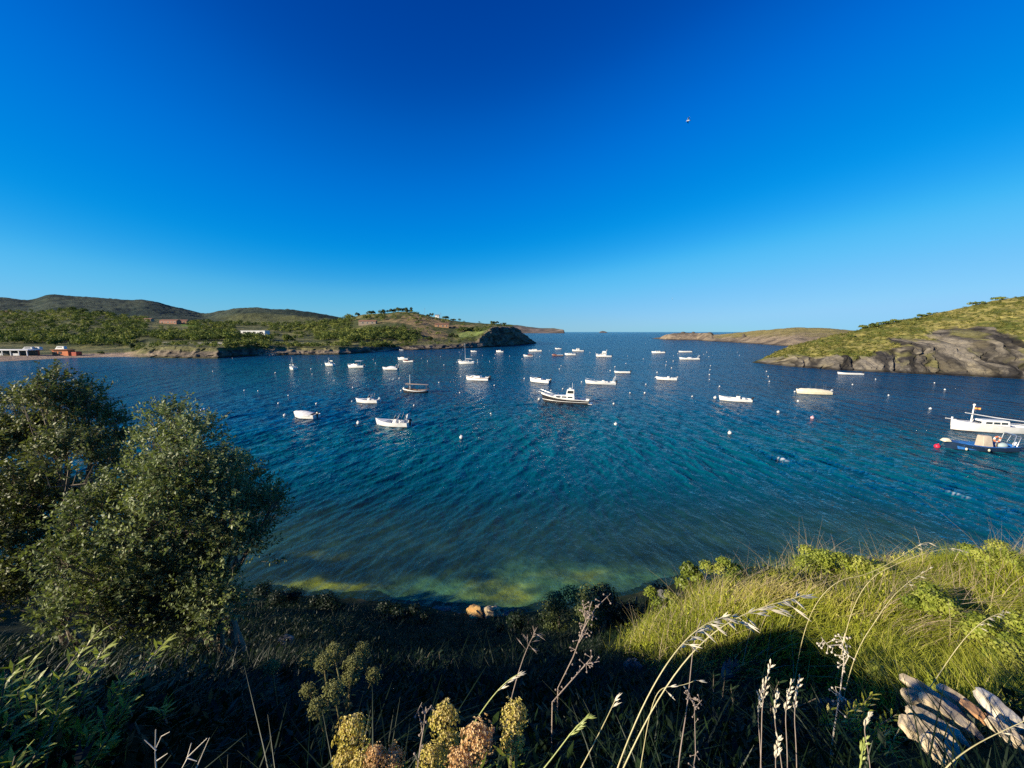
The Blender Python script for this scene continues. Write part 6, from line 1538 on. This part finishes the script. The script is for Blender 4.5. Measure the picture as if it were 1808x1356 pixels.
twig('dead_weed', 'dead twisted flower stalk between the two flower clusters', [[(735, 1375), (742, 1320), (748, 1285), (752, 1248)], [(746, 1292), (738, 1255), (745, 1240)], [(750, 1262), (762, 1245), (768, 1255)]], 1.3, 0.003, grey_stem, 'dead weed', buds=4, seed=8)
twig('dead_weed', 'thin dead weed with small dry tufts right of the thin straight stem', [[(1222, 1375), (1228, 1330), (1226, 1240)], [(1227, 1250), (1240, 1235)], [(1226, 1245), (1215, 1228)]], 1.3, 0.002, grey_stem, 'dead weed', buds=10, seed=9)

# ---------------- weathered stone slabs, bank stones and shore rocks
slab_rock = surf('weathered_slab', (0.64, 0.52, 0.34), (0.24, 0.19, 0.12), 14, 0.9, 0.6, bscale=38, detail=10, bdist=0.006)
slab_rust = surf('rusty_slab', (0.50, 0.26, 0.11), (0.20, 0.13, 0.09), 8, 0.9, 0.7, bscale=40, detail=9, bdist=0.006)
slab_pale = surf('pale_slab', (0.70, 0.63, 0.48), (0.44, 0.38, 0.28), 10, 0.9, 0.5, bscale=45, detail=9, bdist=0.006)
def slab(label, a, b, da, db, wpx, tpx, mat, seed):
    g = np.random.default_rng(seed)
    A, Bp = at_depth(*a, da), at_depth(*b, db); base = (A + Bp) / 2
    ax = Bp - A; L = np.linalg.norm(ax); ax /= L
    sd_ = np.cross(ax, np.array([0.0, -0.35, 1.0])); sd_ /= np.linalg.norm(sd_); up = np.cross(sd_, ax)
    if up[2] < 0: up, sd_ = -up, -sd_
    hw, ht = 0.88 * wpx * (da + db) / 2800, 0.8 * tpx * (da + db) / 2800
    rings = []; n = 11
    off = g.normal(0, 0.16, (10,))
    for i in range(n):
        s = i / (n - 1); k = (0.55 + 0.45 * min(1, s * 5)) * (0.45 + 0.55 * min(1, (1 - s) * 6)) * (1 + 0.05 * g.normal())
        ring = []
        for j, (cx, cy) in enumerate(((-1, -.92), (-.3, -1), (.4, -1), (1, -.85), (1.02, .15), (.93, .86), (.3, 1.0), (-.3, .84), (-.96, 1.0), (-1, .1))):
            q = 1 + off[j] + g.normal(0, 0.035)
            ring.append(A - base + ax * (L * s + g.normal(0, L * 0.008)) + sd_ * hw * cx * k * q + up * ht * cy * k * (1 + off[j] * 0.8 + g.normal(0, 0.05)))
        rings.append(ring)
    o = MB().rings(rings, cap0=True, cap1=True).build('stone_slab', mat, smooth_angle=14)
    o.location = base
    return tag(o, label, 'stone slab', 'weathered stone slabs in the grass')
slab('grey slab at the upper left of the pile, topmost and longest', (1592, 1196), (1722, 1288), 2.50, 2.36, 27, 20, slab_rock, 1)
slab('slab with a dark top edge in the middle of the pile', (1655, 1212), (1772, 1296), 2.52, 2.34, 22, 20, slab_rock, 2)
slab('rust-orange slab wedged in the middle of the pile', (1694, 1238), (1752, 1280), 2.42, 2.31, 20, 16, slab_rust, 3)
slab('pale cream slab at the right of the pile, thick rounded top', (1727, 1217), (1806, 1292), 2.48, 2.26, 30, 26, slab_pale, 4)
slab('short stub slab under the left end of the topmost one', (1594, 1222), (1660, 1262), 2.42, 2.36, 22, 22, slab_rock, 5)
slab('slab with pale lichen spot below the topmost one', (1626, 1228), (1735, 1308), 2.36, 2.24, 24, 24, slab_rock, 6)
slab('broad slab in half shade low in the pile', (1602, 1252), (1712, 1318), 2.28, 2.16, 30, 26, slab_rock, 7)
slab('lowest shaded slab of the pile at the left', (1588, 1272), (1700, 1338), 2.20, 2.06, 34, 30, slab_rock, 8)
slab('small slab end poking out under the lowest slab', (1625, 1300), (1690, 1352), 2.10, 1.98, 30, 26, slab_rock, 9)
slab('narrow slab at the far right behind the straw stalk', (1742, 1268), (1812, 1322), 2.26, 2.12, 22, 20, slab_rock, 10)
def rock(label, c, size, mat, seed, name='bank_stone', group=None):
    g = np.random.default_rng(seed); nu, nv = 18, 12; rings = []; cutm = unit(5, g).T
    for j in range(1, nv):
        th = math.pi * j / nv; ring = []
        for i in range(nu):
            a = 2 * math.pi * i / nu; d = np.array([math.sin(th) * math.cos(a), math.sin(th) * math.sin(a), -math.cos(th)])
            q_ = np.round(d * 1.7 + 0.25 * d[::-1], 0); r = 0.95 + 0.75 * (float(vnoise(d[None] * 1.9 + seed)[0]) - 0.5) + 0.4 * (float(vnoise(d[None] * 4.3 + seed)[0]) - 0.5)
            r = min(r, 1.0 / max(0.62, float(np.abs(d @ cutm).max()))); ring.append(tuple(d * r * np.array(size)))
        rings.append(ring)
    o = MB().rings(rings, cap0=True, cap1=True).build(name, mat, smooth_angle=30); o.location = c; o.rotation_euler = (0, 0, g.uniform(0, 6))
    return tag(o, label, 'rock', group)
grey_rock = surf('grey_rock', (0.13, 0.125, 0.115), (0.05, 0.048, 0.045), 5, 0.9, 0.6, bscale=14)
ochre_rock = surf('ochre_rock', (0.50, 0.33, 0.12), (0.42, 0.20, 0.05), 2.2, 0.85, 0.8, bscale=9)
for i, (u, v, sz, lab) in enumerate(((1295, 1182, (0.3, 0.14, 0.05), 'long grey stone in the shade under the oat tips'), (1120, 1182, (0.22, 0.15, 0.05), 'grey stone half hidden by dark herbs, centre right'), (1050, 1190, (0.16, 0.12, 0.08), 'small grey stone left of the half-hidden one'),
        (1530, 1275, (0.28, 0.2, 0.12), 'flat grey stone in the dark gap left of the slabs'), (1470, 1268, (0.22, 0.16, 0.12), 'small stone at the foot of the pale dead weed'), (505, 1135, (0.28, 0.18, 0.1), 'bluish stone in deep shade near the big bush'))):
    p_ = on_ground(u, v); rock(lab, (p_[0], p_[1], p_[2] + 0.02), sz, grey_rock, 200 + i, group='stones on the bank')
for i, (u, v, sz, mat, lab) in enumerate(((838, 1083, (0.62, 0.42, 0.36), ochre_rock, 'bright orange-ochre rock at the water edge'), (868, 1082, (0.48, 0.4, 0.42), surf('tan_rock', (0.50, 0.40, 0.24), (0.34, 0.24, 0.12), 3, 0.9, 0.8, bscale=9), 'tan rock touching the orange one at the water edge'), (772, 1082, (0.7, 0.5, 0.25), grey_rock, 'blue-grey flat rock at the water edge, left of the orange one'),
        (800, 1092, (0.5, 0.4, 0.25), grey_rock, 'dark rock between the blue-grey and orange rocks'), (905, 1085, (0.5, 0.4, 0.3), grey_rock, 'dark mossy rock right of the tan one'), (1195, 1018, (0.5, 0.35, 0.4), grey_rock, 'dark rock poking out at the left foot of the grass crest'))):
    p_ = on_water(u, v) if i < 5 else at_y(u, v, 9.2)
    rock(lab, (p_[0], p_[1], p_[2] - 0.1 if i < 5 else hz(p_[0], p_[1]) + 0.25), sz, mat, 220 + i, 'shore_rock', 'rocks at the water edge')
